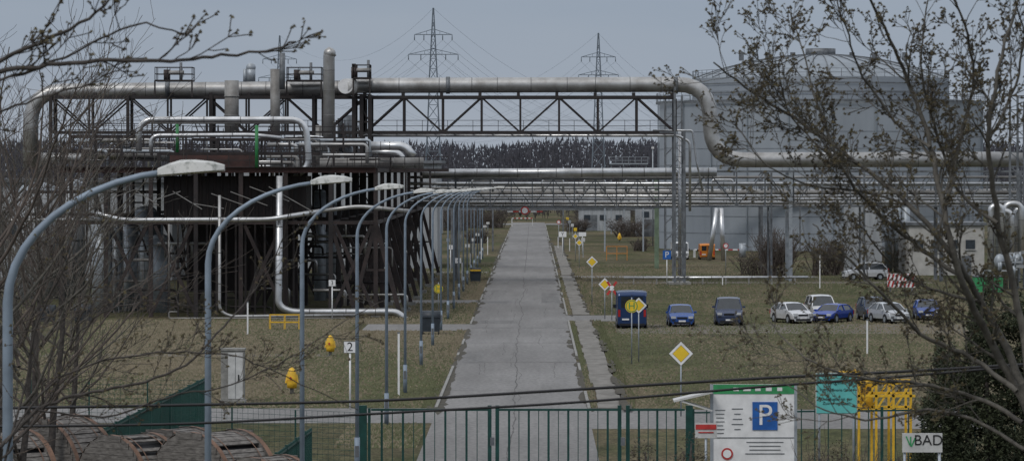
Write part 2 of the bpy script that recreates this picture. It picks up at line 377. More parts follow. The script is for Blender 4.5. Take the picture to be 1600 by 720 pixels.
# ---------------- left process plant
def A(px,d):return X(px,d)
mb=MB()
XL,XR=-36.,-12.;ZP=11.2
cols=[XL+i*(XR-XL)/7 for i in range(8)]
for yy in (305,318,332,348,366,386,408,430):
    for i,x in enumerate(cols):
        if yy>310 and i<3 and yy not in (348,430): continue
        mb.beam((x,yy,0),(x,yy,ZP),.32,rust if i%3 else steel)
        if i<7:
            mb.beam((x,yy,7.2),(cols[i+1],yy,7.2),.26,rust);mb.beam((x,yy,4),(cols[i+1],yy,4),.2,steel) if yy%4==0 else None
            if i in(1,2,4,6): mb.beam((x,yy,0.2),(cols[i+1]-.3,yy,7),.26,rust);mb.beam((cols[i+1],yy,.2),(x+.3,yy+.05,7),.26,rust)
    mb.beam((XL,yy,ZP),(XR,yy,ZP),.4,rustr)
    mb.beam((XR,yy,7.2),(XR+1.9,yy,0),.34,rust);mb.beam((XR,yy,7.2),(XR-1.9,yy,0),.3,rust);mb.beam((XR-3.4,yy,7.2),(XR-1.5,yy,0),.28,rust)
    mb.beam((XR-1.1,yy,3.6),(XR+1.1,yy,3.6),.16,rust)
    for x in (XR,XR+1.9): mb.box((x,yy,.15),(.7,.7,.3),conc)
for x in cols:
    mb.beam((x,305,ZP),(x,430,ZP),.3,rust);mb.beam((x,305,7.2),(x,430,7.2),.25,rust)
mb.box(((XL+XR)/2,367,ZP+.22),(XR-XL,125,.06),steel)
mb.rail((XL,304.8,ZP+.2),(XR,304.8,ZP+.2),steel,1.1,1.6,.06);mb.rail((XR+.2,305,ZP+.2),(XR+.2,430,ZP+.2),steel,1.1,2.5,.06)
d=307
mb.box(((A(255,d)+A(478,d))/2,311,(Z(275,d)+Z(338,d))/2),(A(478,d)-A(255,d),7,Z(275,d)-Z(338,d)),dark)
mb.box(((A(268,d)+A(405,d))/2,306.2,Z(254,d)),(A(405,d)-A(268,d),1.6,1.1),rustr)
px=258
while px<478:
    mb.box((A(px,d),307.4,(Z(270,d)+Z(338,d))/2),(.12,.16,Z(270,d)-Z(338,d)),rust);px+=11
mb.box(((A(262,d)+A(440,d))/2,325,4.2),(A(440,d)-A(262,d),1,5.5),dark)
for i in range(14):
    px=265+i*15;mb.beam((A(px,d),306,0),(A(px,d),306,Z(338,d)),.14,steel)
for i in range(26):
    px=R(120,560);dd=R(306,335);py=R(270,470)
    mb.beam(W(px,py,dd),W(px+R(20,90),py,dd),.13,steel)
for i in range(30):
    px=R(120,560);dd=R(306,335);py=R(270,400);mb.beam(W(px,py,dd),W(px+R(-30,30),py+R(40,90),dd),.13,rust)
for (a,b,py,dd) in ((75,210,262,330),(95,300,236,340),(250,500,240,322),(300,560,218,350),(110,250,213,352),(520,700,266,330)):
    mb.box(((A(a,dd)+A(b,dd))/2,dd+2,Z(py,dd)),(A(b,dd)-A(a,dd),4,.25),rust)
    mb.rail((A(a,dd),dd,Z(py,dd)),(A(b,dd),dd,Z(py,dd)),steel,1.1,1.1,.06)
    k=a
    while k<b:
        mb.beam((A(k,dd),dd,Z(py,dd)),(A(k,dd),dd,max(ZP-6,Z(py,dd)-6)),.16,steel);k+=38
for k in range(130):
    px=R(75,560);dd=R(325,390);z=Z(R(205,262),dd);q=random.random()
    if q<.4: mb.beam((A(px,dd),dd,z-1.5),(A(px,dd),dd,z+R(0,1.6)),R(.06,.2),steel)
    elif q<.75: mb.beam((A(px,dd),dd,z),(A(px,dd)+R(1,5),dd,z),R(.06,.16),steel)
    else: mb.beam((A(px,dd),dd,z-1),(A(px,dd)+R(-2,2),dd,z+1.4),R(.06,.12),steel)
for dd in (330,345):
    for px in (60,100,150,190):
        mb.beam((A(px,dd),dd,0),(A(px,dd),dd,Z(220,dd)),.22,steel)
    for py in (263,300,335): mb.beam(W(40,py,dd),W(250,py,dd),.24,rust)
    for a in (60,150): mb.beam(W(a,300,dd),(A(a+40,dd),dd,0),.2,rust)
mb.obj('process_plant_frame')
mb=MB()
d=318
pipe(mb,[W(217,236,d),W(217,187,d),W(478,187,d),W(483,262,d),W(455,278,d)],.25,cladb,1.3,14,rings=3)
pipe(mb,[W(236,240,d+4),W(236,212,d+4),W(395,211,d+4),W(440,216,d+4)],.17,cladb,.7,12,rings=3)
pipe(mb,[W(240,192,d+2),W(470,192,d+2)],.1,clad)
pipe(mb,[W(437,275,304),W(435,478,304),W(455,487,304),W(620,487,304),W(634,500,304)],.27,cladb,1.0,14,rings=2.5)
pipe(mb,[W(343,305,303),W(343,485,303),W(360,494,303),W(560,492,303)],.12,clad,.6,10,rings=3)
pipe(mb,[W(150,333,303.5),W(190,344,303.5),W(420,343,303.5),W(500,330,303.5)],.2,cladb,.8,12,rings=2.5)
pipe(mb,[W(500,330,303.5),W(560,322,303.5),W(640,330,303.5)],.16,clad,.8,12,rings=2.5)
pipe(mb,[W(0,345,300),W(120,343,303),W(190,346,306)],.14,clad,.8,10)
pipe(mb,[W(264,455,303),W(264,350,303)],.05,cladd)
pipe(mb,[W(277,487,302.5),W(264,487,302.5),W(264,497,302.5),W(540,497,302.5)],.07,cladd)
pipe(mb,[W(580,228,345),W(632,228,345),W(646,245,345)],.38,cladb,1.0,16,rings=2)
pipe(mb,[W(580,238,352),W(625,238,352),W(634,262,352)],.3,cladb,1.0,16)
pipe(mb,[W(500,255,335),W(662,254,335)],.42,cladd,n=18,rings=2)
pipe(mb,[W(130,240,345),W(262,244,345)],.5,clad,n=18,rings=2)
pipe(mb,[W(60,247,350),W(150,247,350)],.45,clad,n=18,rings=2)
for px,y0,y1,r,dd,m in ((362,126,208,.70,392,cladd),(430,108,222,.48,392,cladd),(441,83,140,.28,391,sgrey),(392,106,128,.45,398,galv),(383,108,128,.2,398,galv),(545,180,260,.5,400,galv),(532,185,250,.3,400,sgrey),(455,212,262,.3,380,galv),(498,196,262,.3,385,cladd)):
    mb.cyl(W(px,y1,dd),W(px,y0,dd),r,m,16)
for z in (150,180): mb.cyl(W(362,z,392),W(362,z+2,392),.76,seam,16)
pipe(mb,[W(514,262,388),W(514,85,388),W(520,80,388)],.56,clad,n=18,rings=2.5);mb.ball(W(515,84,388),.6,clad,14)
mb.ball(W(392,106,398),.5,galv,12);mb.cyl(W(540,135,393.6),W(554,135,394),.75,offw,20)
p=W(540,135,393.4);mb.cyl(p,p+Vector((0,-.3,0)),.74,white,24)
pipe(mb,[W(401,262,304),W(401,196,304)],.13,green,n=10)
pipe(mb,[W(277,238,322),W(277,192,322)],.13,green,n=10)
for k in range(34):
    px=R(80,520);dd=R(322,385);py=R(212,262)
    a=W(px,py,dd);L=R(1,6);pipe(mb,[a,a+Vector((L,0,0)),a+Vector((L,0,-R(.5,2)))],R(.06,.2),random.choice([clad,cladb,cladd,galv]),.4,8)
for k in range(36):
    px=R(130,540);dd=R(305.5,330);py=R(345,480);a=W(px,py,dd);L=R(1,5)
    pipe(mb,[a,a+Vector((L,0,0)),a+Vector((L,0,-R(.5,1.5)))],R(.05,.13),random.choice([clad,cladd,steel]),.3,8)
for k in range(10):
    mb.beam(W(150+k*30,R(290,320),304.5),W(180+k*34,R(290,335),304.5),.06,cladd)
mb.obj('process_pipework')
for px,y0,r,dd in ((160,345,.8,315),(205,350,.6,320),(228,330,.9,328),(182,360,.5,318),(500,300,.5,345),(520,320,.7,352),(60,300,1.8,350),(112,290,1.2,356),(250,372,.7,316)):
    mb=MB()
    z1=Z(y0,dd);mb.cyl((A(px,dd),dd,0),(A(px,dd),dd,z1),r,wallg if r>1 else galv,18);mb.ball((A(px,dd),dd,z1),r,galv,14,(1,1,.5))
    for k in range(1,int(z1),2): mb.cyl((A(px,dd),dd,k),(A(px,dd),dd,k+.08),r*1.04,seam,18)
    mb.beam((A(px,dd)+r+.1,dd-.2,0),(A(px,dd)+r+.1,dd-.2,z1),.05,sgrey);mb.beam((A(px,dd)+r+.5,dd-.2,0),(A(px,dd)+r+.5,dd-.2,z1),.05,sgrey)
    for k in range(int(z1*2.5)): mb.beam((A(px,dd)+r+.1,dd-.2,k*.4),(A(px,dd)+r+.5,dd-.2,k*.4),.03,sgrey)
    mb.obj('process_vessel',origin=(A(px,dd),dd,0))
mb=MB()
mb.box((-52,420,5),(30,20,10),wallg);mb.box((-52,420,10.2),(31,21,.4),sgrey)
for i in range(6): mb.box((-64+i*5,409.9,5),(2,.1,1.6),glassb)
mb.obj('factory_shed')
mb=MB()
mb.box((-24,470,6),(26,20,12),wallg);mb.box((-24,470,12.2),(27,21,.4),sgrey);mb.obj('process_building')
def topplat(px0,px1,py,d,name='service_platform'):
    mb=MB();a=A(px0,d);b=A(px1,d);z=Z(py,d)
    mb.box(((a+b)/2,d+1.5,z),(b-a,3,.15),steel)
    for yy in (d,d+3): mb.rail((a,yy,z),(b,yy,z),steel,1.3,1.0,.06)
    mb.rail((a,d,z),(a,d+3,z),steel,1.3,1.2,.06);mb.rail((b,d,z),(b,d+3,z),steel,1.3,1.2,.06)
    for x in (a,b): mb.beam((x,d,z),(x,d,Z(152,d)),.15,steel)
    m=(a+b)/2;mb.cyl((m-.8,d+1.5,z),(m-.8,d+1.5,z+1.1),.3,rust,12);mb.cyl((m-1.1,d+1.5,z+.8),(m+.9,d+1.5,z+.8),.22,cladd,12);mb.cyl((m+.6,d+1.5,z),(m+.6,d+1.5,z+1.8),.14,sgrey,10)
    mb.obj(name,origin=(m,d,z))
topplat(242,300,126,392);topplat(552,578,122,393);topplat(448,502,126,393)
mb=MB();pipe(mb,[W(975,434,395),W(1262,433,395)],.14,cladb,n=10,rings=4)
for i in range(8): mb.box((A(990+i*36,395),395,.3),(.15,.3,.6),conc)
mb.obj('low_pipeline')
# ---------------- tank
mb=MB();D=585;cx=X(1282,D);r2=252*D/F;z2=Z(160,D);r1=200*D/F
def ringwall(r,z0,z1,mat,n=96):
    for i in range(n):
        a=2*math.pi*i/n;b=2*math.pi*(i+1)/n
        mb.poly([(cx+r*math.cos(a),D+r*math.sin(a),z0),(cx+r*math.cos(b),D+r*math.sin(b),z0),(cx+r*math.cos(b),D+r*math.sin(b),z1),(cx+r*math.cos(a),D+r*math.sin(a),z1)],mat,True)
ringwall(r2,0,z2,tankm);ringwall(r1,0,Z(124,D),tankm)
for zz in [z2-.3]+[2.4*k for k in range(1,8)]: ringwall(r2+.05 if zz!=z2-.3 else r2+.5,zz,zz+(.35 if zz==z2-.3 else .05),sgrey)
for k in range(2): ringwall(r1+.25,Z(134+14*k,D),Z(132.5+14*k,D),sgrey)
n=72
for i in range(n):
    a=2*math.pi*i/n;c,s=math.cos(a),math.sin(a)
    for rr,z0,h in ((r2+.4,z2,1.2),(r1,Z(124,D),1.1)):
        mb.beam((cx+rr*c,D+rr*s,z0),(cx+rr*c,D+rr*s,z0+h),.07,sgrey)
    if i%3==0: mb.beam((cx+(r2+.15)*c,D+(r2+.15)*s,0),(cx+(r2+.15)*c,D+(r2+.15)*s,z2),.16,tankr)
for rr,z0 in ((r2+.4,z2+1.2),(r2+.4,z2+.6),(r1,Z(124,D)+1.1),(r1,Z(124,D)+.55)): ringwall(rr,z0,z0+.06,sgrey)
zr=Z(124,D);zh=Z(86,D)-zr;K=8
for k in range(K):
    t0=k/K;t1=(k+1)/K
    for i in range(72):
        a=2*math.pi*i/72;b=2*math.pi*(i+1)/72
        q=lambda t,a:(cx+r1*(1-t)*math.cos(a),D+r1*(1-t)*math.sin(a),zr+zh*(1-(1-t)**2))
        mb.poly([q(t0,a),q(t0,b),q(t1,b),q(t1,a)],tankr,True)
for i in range(36):
    a=2*math.pi*i/36
    for k in range(K):
        t0=k/K;t1=(k+1)/K;mb.beam(Vector(q(t0,a))+Vector((0,0,.1)),Vector(q(t1,a))+Vector((0,0,.1)),.1,sgrey)
mb.cyl((cx,D,zr+zh-.2),(cx,D,zr+zh+.9),2.2,sgrey,20)
for i in range(7): mb.box((cx-12+i*4+R(-.5,.5),D-4,zr+zh*.9),(.7,.7,1.2),sgrey)
mb.obj('storage_tank')
mb=MB();d=560
for x in (A(1040,d),A(1066,d)):
    for yy in (d,d+3): mb.beam((x,yy,0),(x,yy,Z(150,d)),.2,sgrey)
for k in range(8):
    z=1.5+k*2.4;mb.rail((A(1040,d),d,z),(A(1066,d),d,z),sgrey,1,1,.06)
    mb.beam((A(1040,d),d,z),(A(1066,d),d,z+2.4),.16,sgrey)
mb.rail(W(1066,160,d),W(1115,160,d),sgrey,1.1,1.2,.07);mb.beam(W(1066,160,d),W(1115,160,d),.2,sgrey)
mb.obj('stair_tower')
mb=MB();d=720
mb.box(((A(952,d)+A(1012,d))/2,d,Z(256,d)),(A(1012,d)-A(952,d),3,.2),galv);mb.rail((A(952,d),d-1.5,Z(256,d)),(A(1012,d),d-1.5,Z(256,d)),galv,1.2,1,.07)
for px in (955,975,995,1010): mb.beam((A(px,d),d,0),(A(px,d),d,Z(256,d)),.2,galv)
mb.obj('service_platform')
mb=MB();d=600
mb.cyl((A(1020,d),d,0),W(1020,232,d),.1,galv,8);mb.box(W(1020,231,d),(.4,.4,.3),white);mb.obj('floodlight_mast')
# low industrial buildings far along the road
for a,b,top,d in ((600,690,318,720),(905,985,326,760),(995,1075,312,690),(690,752,330,810)):
    mb=MB();x0,x1=A(a,d),A(b,d);z=Z(top,d);mb.box(((x0+x1)/2,d+6,z/2),(x1-x0,12,z),wallg);mb.box(((x0+x1)/2,d+6,z+.15),(x1-x0+.6,12.6,.3),sgrey)
    k=x0+1.5
    while k<x1-1.5: mb.box((k,d-.05,z*.6),(1.2,.1,1.0),glassb);k+=3
    mb.box((x0+2.2,d-.05,1.5),(2.4,.08,3),sgrey);mb.obj('site_building')
# ---------------- right edge structures
for i,(a,b,top) in enumerate(((1420,1538,352),(1332,1378,300))):
    mb=MB();d=430
    x0,x1=A(a,d),A(b,d);z=Z(top,d);mb.box(((x0+x1)/2,d+6,z/2),(x1-x0,12,z),wallw if i==0 else wallg)
    mb.box(((x0+x1)/2,d+6,z+.15),(x1-x0+.5,12.5,.3),sgrey)
    if i==0:
        for k in range(4):
            mb.box((A(1435+k*27,d),d-.04,3.3),(1.0,.1,1.0),glassb);mb.box((A(1435+k*27,d),d-.1,2.75),(1.2,.12,.08),offw)
        mb.box((A(1510,d),d-.04,1.05),(1,.1,2.1),sgrey)
    mb.obj('site_building')
for px in (1388,1402,1416): 
    mb=MB();d=445
    mb.cyl((A(px,d),d,0),W(px,300,d),.42,galv,14);mb.ball(W(px,300,d),.42,galv,12);mb.obj('silo')
mb=MB();d=380
for px,h in ((1578,140),(1590,150),(1600,160)):
    mb.beam((A(px,d),d,0),W(px,h,d),.2,sgrey)
for py in range(150,440,22): mb.beam(W(1578,py,d),W(1604,py,d),.1,sgrey);mb.beam(W(1578,py,d),W(1604,py+22,d),.08,sgrey)
for k,(a,b,t) in enumerate(((1548,1566,322),(1558,1580,330),(1570,1596,318),(1586,1612,326))):
    pipe(mb,[(A(a,d-3+k),d-3+k,0),W(a,t,d-3+k),W(b,t,d-3+k),(A(b,d-3+k),d-3+k,2)],.3,cladb,1.0,12,rings=2)
for px in (1562,1575,1590): mb.ball(W(px,408,d-4),.55,galv,12,(1,1,1.3))
for i in range(12): a=W(R(1525,1600),R(385,425),d-5);mb.beam(a,a+Vector((R(.5,2),0,0)),.15,cladb);mb.cyl(a,a+Vector((0,0,-.8)),.12,galv,8)
mb.obj('pump_station')
mb=MB();pa=W(1523,418,370);mb.box((pa.x+1.2,370,.7),(2.6,2,1.4),bgreen);mb.box((pa.x+1.2,370,1.45),(2.7,2.1,.1),sgrey);mb.obj('waste_skip')
# ---------------- pylons
def pylon(px,top,d,sc=1.,arms=((.70,9),(.845,7))):
    mb=MB();x=X(px,d);h=Z(top,d);bw=h*.042
    def wd(t): return bw*(1-t)**1.1+.3 if t<.62 else (bw*(.38)**1.1+.3)*(1-t)/.38+.1
    lv=[0,.1,.2,.29,.37,.45,.52,.58,.64,.70,.75,.80,.845,.89,.94,1]
    for a,b in zip(lv[:-1],lv[1:]):
        wa,wb=wd(a),wd(b)
        for sx,sy in ((1,1),(1,-1),(-1,-1),(-1,1)): mb.beam((x+sx*wa,d+sy*wa,a*h),(x+sx*wb,d+sy*wb,b*h),.24*sc,pyl)
        for sy in (1,-1):
            mb.beam((x-wa,d+sy*wa,a*h),(x+wb,d+sy*wb,b*h),.14*sc,pyl);mb.beam((x+wa,d+sy*wa,a*h),(x-wb,d+sy*wb,b*h),.14*sc,pyl);mb.beam((x-wb,d+sy*wb,b*h),(x+wb,d+sy*wb,b*h),.14*sc,pyl)
    tips=[]
    for t,w in arms:
        z=t*h
        for s in (-1,1):
            e=(x+s*w,d,z);mb.beam((x,d-1,z),e,.2*sc,pyl);mb.beam((x,d+1,z),e,.2*sc,pyl);mb.beam((x,d,z+h*.028),e,.18*sc,pyl)
            for k in (.35,.7): mb.beam((x+s*w*k,d,z),(x+s*w*k,d,z+h*.028*(1-k)),.12*sc,pyl)
            for k in (.5,1.): 
                q=Vector((x+s*w*k,d,z));mb.cyl(q,q-Vector((0,0,1.6)),.14,pyl,6);tips.append(q-Vector((0,0,1.6)))
    tips.append(Vector((x,d,h)));mb.obj('electricity_pylon',origin=(x,d,0));return tips
t1=pylon(677,13,1192,1.,((.77,7.4),(.868,5.6)))
t2=pylon(935,52,1405,1.1,((.755,7.0),(.86,6)))
t3=pylon(437,56,1424,1.,((.75,7.5),(.86,6)))
mb=MB()
def wire(a,b,sag,r=.028,n=16):
    mb.tube([Vector(a).lerp(Vector(b),k/n)-Vector((0,0,sag*4*(k/n)*(1-k/n))) for k in range(n+1)],r,pyl,4,False)
for i,t in enumerate(t1): wire(t,t3[i] ,12);
for i,t in enumerate(t1): wire(t,(t.x+92,t.y+330,t.z-14-(i%3)),16)
for i,t in enumerate(t2): wire(t,(t.x+75,t.y+330,t.z-12),14);wire(t,(t.x-85,t.y+320,t.z-12),14)
mb.obj('power_lines')
# ---------------- forest & scrub
def forest(name,x0,x1,y0,y1,n,h0,h1,cm,tm,leaf=26,tw=.25,sz=1.6,gap=None,lo=.3):
    mb=MB()
    for i in range(n):
        x=R(x0,x1);y=R(y0,y1)
        if gap and gap[0]<x<gap[1]: continue
        h=R(h0,h1)+1.2*math.sin(x*.03)+.8*math.sin(x*.11);mb.beam((x,y,0),(x+R(-.5,.5),y,h*.9),tw,tm)
        for k in range(leaf):
            z=h*R(lo,1);w=h*.30*math.sqrt(max(.02,1-((z/h-.6)/.45)**2));c=Vector((x+R(-w,w),y+R(-w,w),z));s=sz*R(.5,1.2)
            mb.poly([c+Vector((-s*.22,R(-s,s)*.3,0)),c+Vector((s*.22,0,R(-.2,.2))),c+Vector((R(-s,s)*.6,R(-s,s)*.3,s*R(.8,1.8)))],cm)
    return mb.obj(name)
forest('forest',-420,520,1480,1700,3200,20,23,forestm,forestt,36,.22,1.6,lo=.05)
forest('woodland',-260,280,900,1100,1000,5,9,woodm,woodm,40,.15,.9,lo=.1)
def shrub(mb,x,y,h,w,n,mat,r=.02):
    for i in range(n):
        a=R(0,6.28);e=Vector((math.cos(a)*w*R(.1,1),math.sin(a)*w*R(.1,1),h*R(.25,1)**.7));p=Vector((x+R(-.6,.6)*w,y+R(-.6,.6)*w,0))
        mid=p+e*.5+Vector((R(-.2,.2),R(-.2,.2),h*R(0,.2)));e=e+Vector((R(-.4,.4),R(-.4,.4),R(-.3,.1)));mb.tube([p,mid,p+e],[r*2,r*1.3,r*.4],mat,3,False)
        for k in range(6):
            q=mid.lerp(p+e,R(-.3,1));mb.tube([q,q+Vector((R(-.3,.3)*w,R(-.3,.3)*w,R(-.05,.25)*h))],[r,r*.3],mat,3,False)
for px,py,h,w,n in ((1215,432,5.0,2.6,170),(1290,430,4.2,2.4,110),(1330,425,3.4,2.5,100),(1175,430,2.5,2,60),(1400,420,3,2,80),(1510,425,3,2,80),(650,392,3,3,110),(745,380,2.4,2.2,90),(985,370,3.4,4,140),(1120,372,3.6,4,150),(900,362,2.6,3,120),(1000,392,2,1.5,60),(1460,405,4,4,150),(760,356,4,6,200),(700,360,4.5,6,200),(935,356,4,6,200),(1040,360,4.5,7,260)):
    mb=MB();g=G(px,py);shrub(mb,g.x,g.y,h,w,n,twigb,.025);mb.obj('bare_shrub',origin=g)
# ---------------- bare trees near viewer
def norm(v):return v.normalized()
def branch(mb,p,d,L,r,lvl,mx,mat,seg=.25,gn=.22,up=.05,kids=5,budm=None,spread=.9,rmin=.003,bp=.22):
    n=max(3,int(L/seg));pts=[Vector(p)];rs=[r];dr=norm(Vector(d))
    for i in range(n):
        dr=norm(dr+Vector((R(-gn,gn),R(-gn,gn),R(-gn,gn)+up)));pts.append(pts[-1]+dr*(L/n));rs.append(max(rmin,r*(1-.75*(i+1)/n)))
    mb.tube(pts,rs,mat,6 if r>.03 else (4 if r>.012 else 3),False)
    if lvl<mx: spawn(mb,pts,rs,L,lvl,mx,mat,seg,gn,up,kids,budm,spread,rmin)
    if budm:
        budat(mb,pts[-1],budm,.022)
        if lvl>=2:
            for q in pts[1:-1]:
                if random.random()<bp: budat(mb,q,budm,.014)
def budat(mb,q,m,s):
    for k in range(2):
        c=q+Vector((R(-s,s),R(-s,s),R(-s,s)))*.7;a=s*R(.5,.9)
        mb.poly([c+Vector((-a,0,-a*.5)),c+Vector((a,R(-a,a),-a*.4)),c+Vector((a*.2,0,a))],m)
        mb.poly([c+Vector((0,-a,-a*.3)),c+Vector((a,a,0)),c+Vector((-a*.6,0,a*.7))],m)
def spawn(mb,pts,rs,L,lvl,mx,mat,seg,gn,up,kids,budm,spread,rmin,sub=None):
    for k in range(kids):
        t=R(.12,.98);i=min(len(pts)-2,int(t*(len(pts)-1)));q=pts[i].lerp(pts[i+1],R(0,1));ax=norm(pts[i+1]-pts[i])
        o=ax.orthogonal().normalized();o=Matrix.Rotation(R(0,6.28),3,ax)@o;o.y*=.7
        dd=norm(ax+o*R(.5,1.2)*spread);branch(mb,q,dd,L*R(.28,.55),max(rmin,rs[i]*R(.4,.6)),lvl+1,mx,mat,seg*.65,gn,up,sub or max(3,kids-1),budm,spread,rmin)
def limb(mb,pp,d,r0,r1,mx,mat,kids,budm=None,dj=.5,cl=None,sub=4,**kw):
    raw=[W(a,b,d+dj*math.sin(i*1.3)) for i,(a,b) in enumerate(pp)];pts=[]
    for i in range(len(raw)-1):
        p0=raw[max(0,i-1)];p1=raw[i];p2=raw[i+1];p3=raw[min(len(raw)-1,i+2)]
        for k in range(5):
            t=k/5;pts.append(.5*((2*p1)+(p2-p0)*t+(2*p0-5*p1+4*p2-p3)*t*t+(3*p1-p0-3*p2+p3)*t**3)+Vector((R(-1,1),R(-1,1),R(-1,1)))*.014)
    pts.append(raw[-1]);n=len(pts);rs=[r0+(r1-r0)*i/(n-1) for i in range(n)]
    mb.tube(pts,rs,mat,7,False);L=sum((pts[i+1]-pts[i]).length for i in range(n-1))
    spawn(mb,pts,rs,cl or L*.8,0,mx,mat,.16,kw.get('gn',.2),kw.get('up',.06),kids,budm,.9,kw.get('rmin',.0035),sub)
mb=MB();d=42
limb(mb,[(1680,2000),(1665,1300),(1650,900),(1625,700),(1600,600)],d,.16,.07,0,barkg,0)
RT=[([(1612,640),(1570,540),(1530,470),(1490,400),(1420,320),(1340,255),(1250,190),(1180,145),(1115,98)],.045,.008,18),
([(1625,690),(1585,600),(1540,520),(1500,430),(1475,330),(1455,230),(1425,140),(1390,60),(1350,-20)],.05,.012,18),
([(1500,430),(1440,390),(1370,330),(1320,270),(1290,200),(1262,110),(1235,20)],.026,.006,16),
([(1610,600),(1590,480),(1560,350),(1545,220),(1560,110),(1590,0)],.045,.012,15),
([(1475,330),(1500,220),(1520,120),(1500,20),(1470,-30)],.024,.008,13),
([(1590,610),(1520,560),(1440,520),(1370,450),(1310,390),(1270,350)],.03,.006,14),
([(1600,660),(1520,620),(1440,600),(1340,590),(1260,560),(1200,500)],.028,.005,11),
([(1600,700),(1530,660),(1450,640),(1370,655),(1290,640),(1220,590)],.022,.005,8),
([(1455,230),(1400,190),(1350,120),(1320,40),(1300,-20)],.018,.006,12),
([(1560,350),(1500,300),(1460,200),(1440,100),(1450,0)],.022,.007,12),
([(1420,320),(1350,300),(1270,290),(1200,260),(1150,200)],.016,.005,12),
([(1530,470),(1450,450),(1390,410),(1340,350),(1310,330)],.018,.005,11),
([(1340,255),(1280,230),(1230,170),(1215,100)],.013,.005,10),([(1545,220),(1580,150),(1600,60),(1580,-20)],.02,.006,11)]
for pp,a,b,k in RT: limb(mb,pp,d,a,b,3,barkg,k,bud,.35,cl=1.5,sub=5)
mb.obj('budding_tree')
mb=MB();d=30
limb(mb,[(-260,2400),(-220,1500),(-180,800),(-140,400),(-100,200),(-60,120)],d,.16,.04,0,barkd,0)
for pp,a,b,k in [([(-110,180),(-20,120),(60,105),(150,95),(250,95),(330,88),(400,82),(462,66)],.022,.008,9),([(-110,160),(0,95),(80,60),(150,20),(200,-30)],.02,.008,9),([(-90,150),(20,120),(120,80),(200,40),(260,45),(300,60)],.012,.005,8),([(-110,230),(-30,190),(40,160),(110,140),(190,110)],.012,.005,7)]:
    limb(mb,pp,d,a,b,2,barkd,k,bud,.3,cl=.8,rmin=.005,sub=3)
mb.obj('bare_tree')
for (tx,dd,hh) in ((-30,95,15.5),(70,120,17),(0,140,16.5),(30,105,13),(110,150,12.5),(60,135,16)):
    mb=MB();x=X(tx,dd);m0=random.choice([twigb,barkg])
    branch(mb,(x,dd,0),(0,0,1),hh*.55,.16,3,3,barkd,.5,.06,.1)
    for k in range(17):
        z=hh*R(.15,.6);a=R(0,6.28);branch(mb,(x,dd,z),(math.cos(a)*.8,math.sin(a)*.5,R(.4,1.1)),hh*R(.25,.42),.05,1,3,random.choice([twigb,barkg]),.35,.18,.05,6,None,.9,.007)
    mb.obj('bare_tree',origin=(x,dd,0))
mb=MB();d=45
limb(mb,[(-60,2100),(-40,1400),(-20,900),(0,700)],d,.12,.04,0,barkd,0)
for pp,a,b,k in [([(0,700),(60,640),(130,615),(210,600),(290,570),(350,510),(400,450),(440,380),(455,320)],.022,.005,12),([(0,720),(80,620),(110,540),(160,490),(230,470),(300,480)],.014,.004,11),([(10,690),(80,600),(180,560),(290,550),(380,560),(470,600),(560,640)],.014,.004,13),([(0,740),(40,600),(60,500),(110,400),(130,320)],.016,.004,10),([(60,640),(160,650),(260,620),(360,600),(450,560),(540,500),(600,470)],.012,.004,13)]:
    limb(mb,pp,d,a,b,2,barkd,k,bud,.3,cl=1.2,gn=.26,sub=5)
mb.obj('bare_tree')
def leafmass(name,x0,x1,yc,zfun,n,mats,dep=2.,s=.1,trunk=True):
    mb=MB()
    if trunk:
        for k in range(4):
            x=R(x0+.3,x1-.2);mb.tube([(x,yc,0),(x+R(-.2,.2),yc,zfun(x)*.5),(x+R(-.3,.3),yc,zfun(x)*.9)],[.12,.08,.02],barkd,6)
    for i in range(n):
        x=R(x0,x1);zt=zfun(x);t=random.random()**.8;z=zt*t+R(-.3,.25);y=yc+R(-dep,dep)*(1-.5*t)
        cl=math.sin(x*5.1+z*3.3)+math.sin(z*6.1-x*2.7+y*2)+math.sin(y*4+x)
        if cl>1.1+R(-.6,.5): continue
        c=Vector((x,y,z));m=mats[0] if R(-1,1)+cl*.4<.2 else mats[1]
        for k in range(3):
            a=s*R(.5,1.5);v=Vector((R(-1,1),R(-1,1),R(-.6,1)))*a
            q=Vector((R(-1,1),R(-1,1),R(-1,1)))*s*.35;mb.poly([c-q,c+q,c+v],m)
    return mb.obj(name)
leafd=M('leaf_dark',(.026,.033,.017),.9,0,scale=2,var=.4)
leafmass('conifer_tree',X(1425,100),X(1700,100),100,lambda x:8.1-.9*abs(math.sin(x*1.9))+.5*math.sin(x*6.3)+.3*math.sin(x*15)-max(0,(10.9-x))*2.2,60000,(leafg,leafd),1.6,.085)
mb=MB()
for k in range(9): shrub(mb,X(R(1270,1440),118),118+R(-1,1),R(2.6,3.7),.8,26,twigb,.009)
mb.obj('bare_shrub')
leafmass('scrub_bush',X(1255,119),X(1480,119),119,lambda x:2.3+.6*math.sin(x*2.3)+.3*math.sin(x*7),8000,(leafb,twigb),1.2,.05)
leafmass('scrub_bush',X(985,130),X(1110,130),130,lambda x:2.0+.5*math.sin(x*4),2500,(leafb,twigb),.6,.06)
# ---------------- overhead cables (near)
mb=MB()
def cab(pp,d,r):
    pts=[W(a,b,d) for a,b in pp];out=[]
    for i in range(len(pts)-1):
        p0=pts[max(0,i-1)];p1=pts[i];p2=pts[i+1];p3=pts[min(len(pts)-1,i+2)]
        for k in range(6):
            t=k/6;out.append(.5*((2*p1)+(p2-p0)*t+(2*p0-5*p1+4*p2-p3)*t*t+(3*p1-p0-3*p2+p3)*t**3))
    out.append(pts[-1]);mb.tube(out,r,cable,8)
cab([(-900,620),(-200,638),(0,637),(300,632),(600,625),(900,608),(1200,590),(1500,575),(2400,520)],55,.02)
cab([(-900,650),(-200,667),(0,666),(300,661),(600,645),(900,628),(1200,603),(1500,580),(2400,500)],55.4,.018)
mb.obj('overhead_cable')
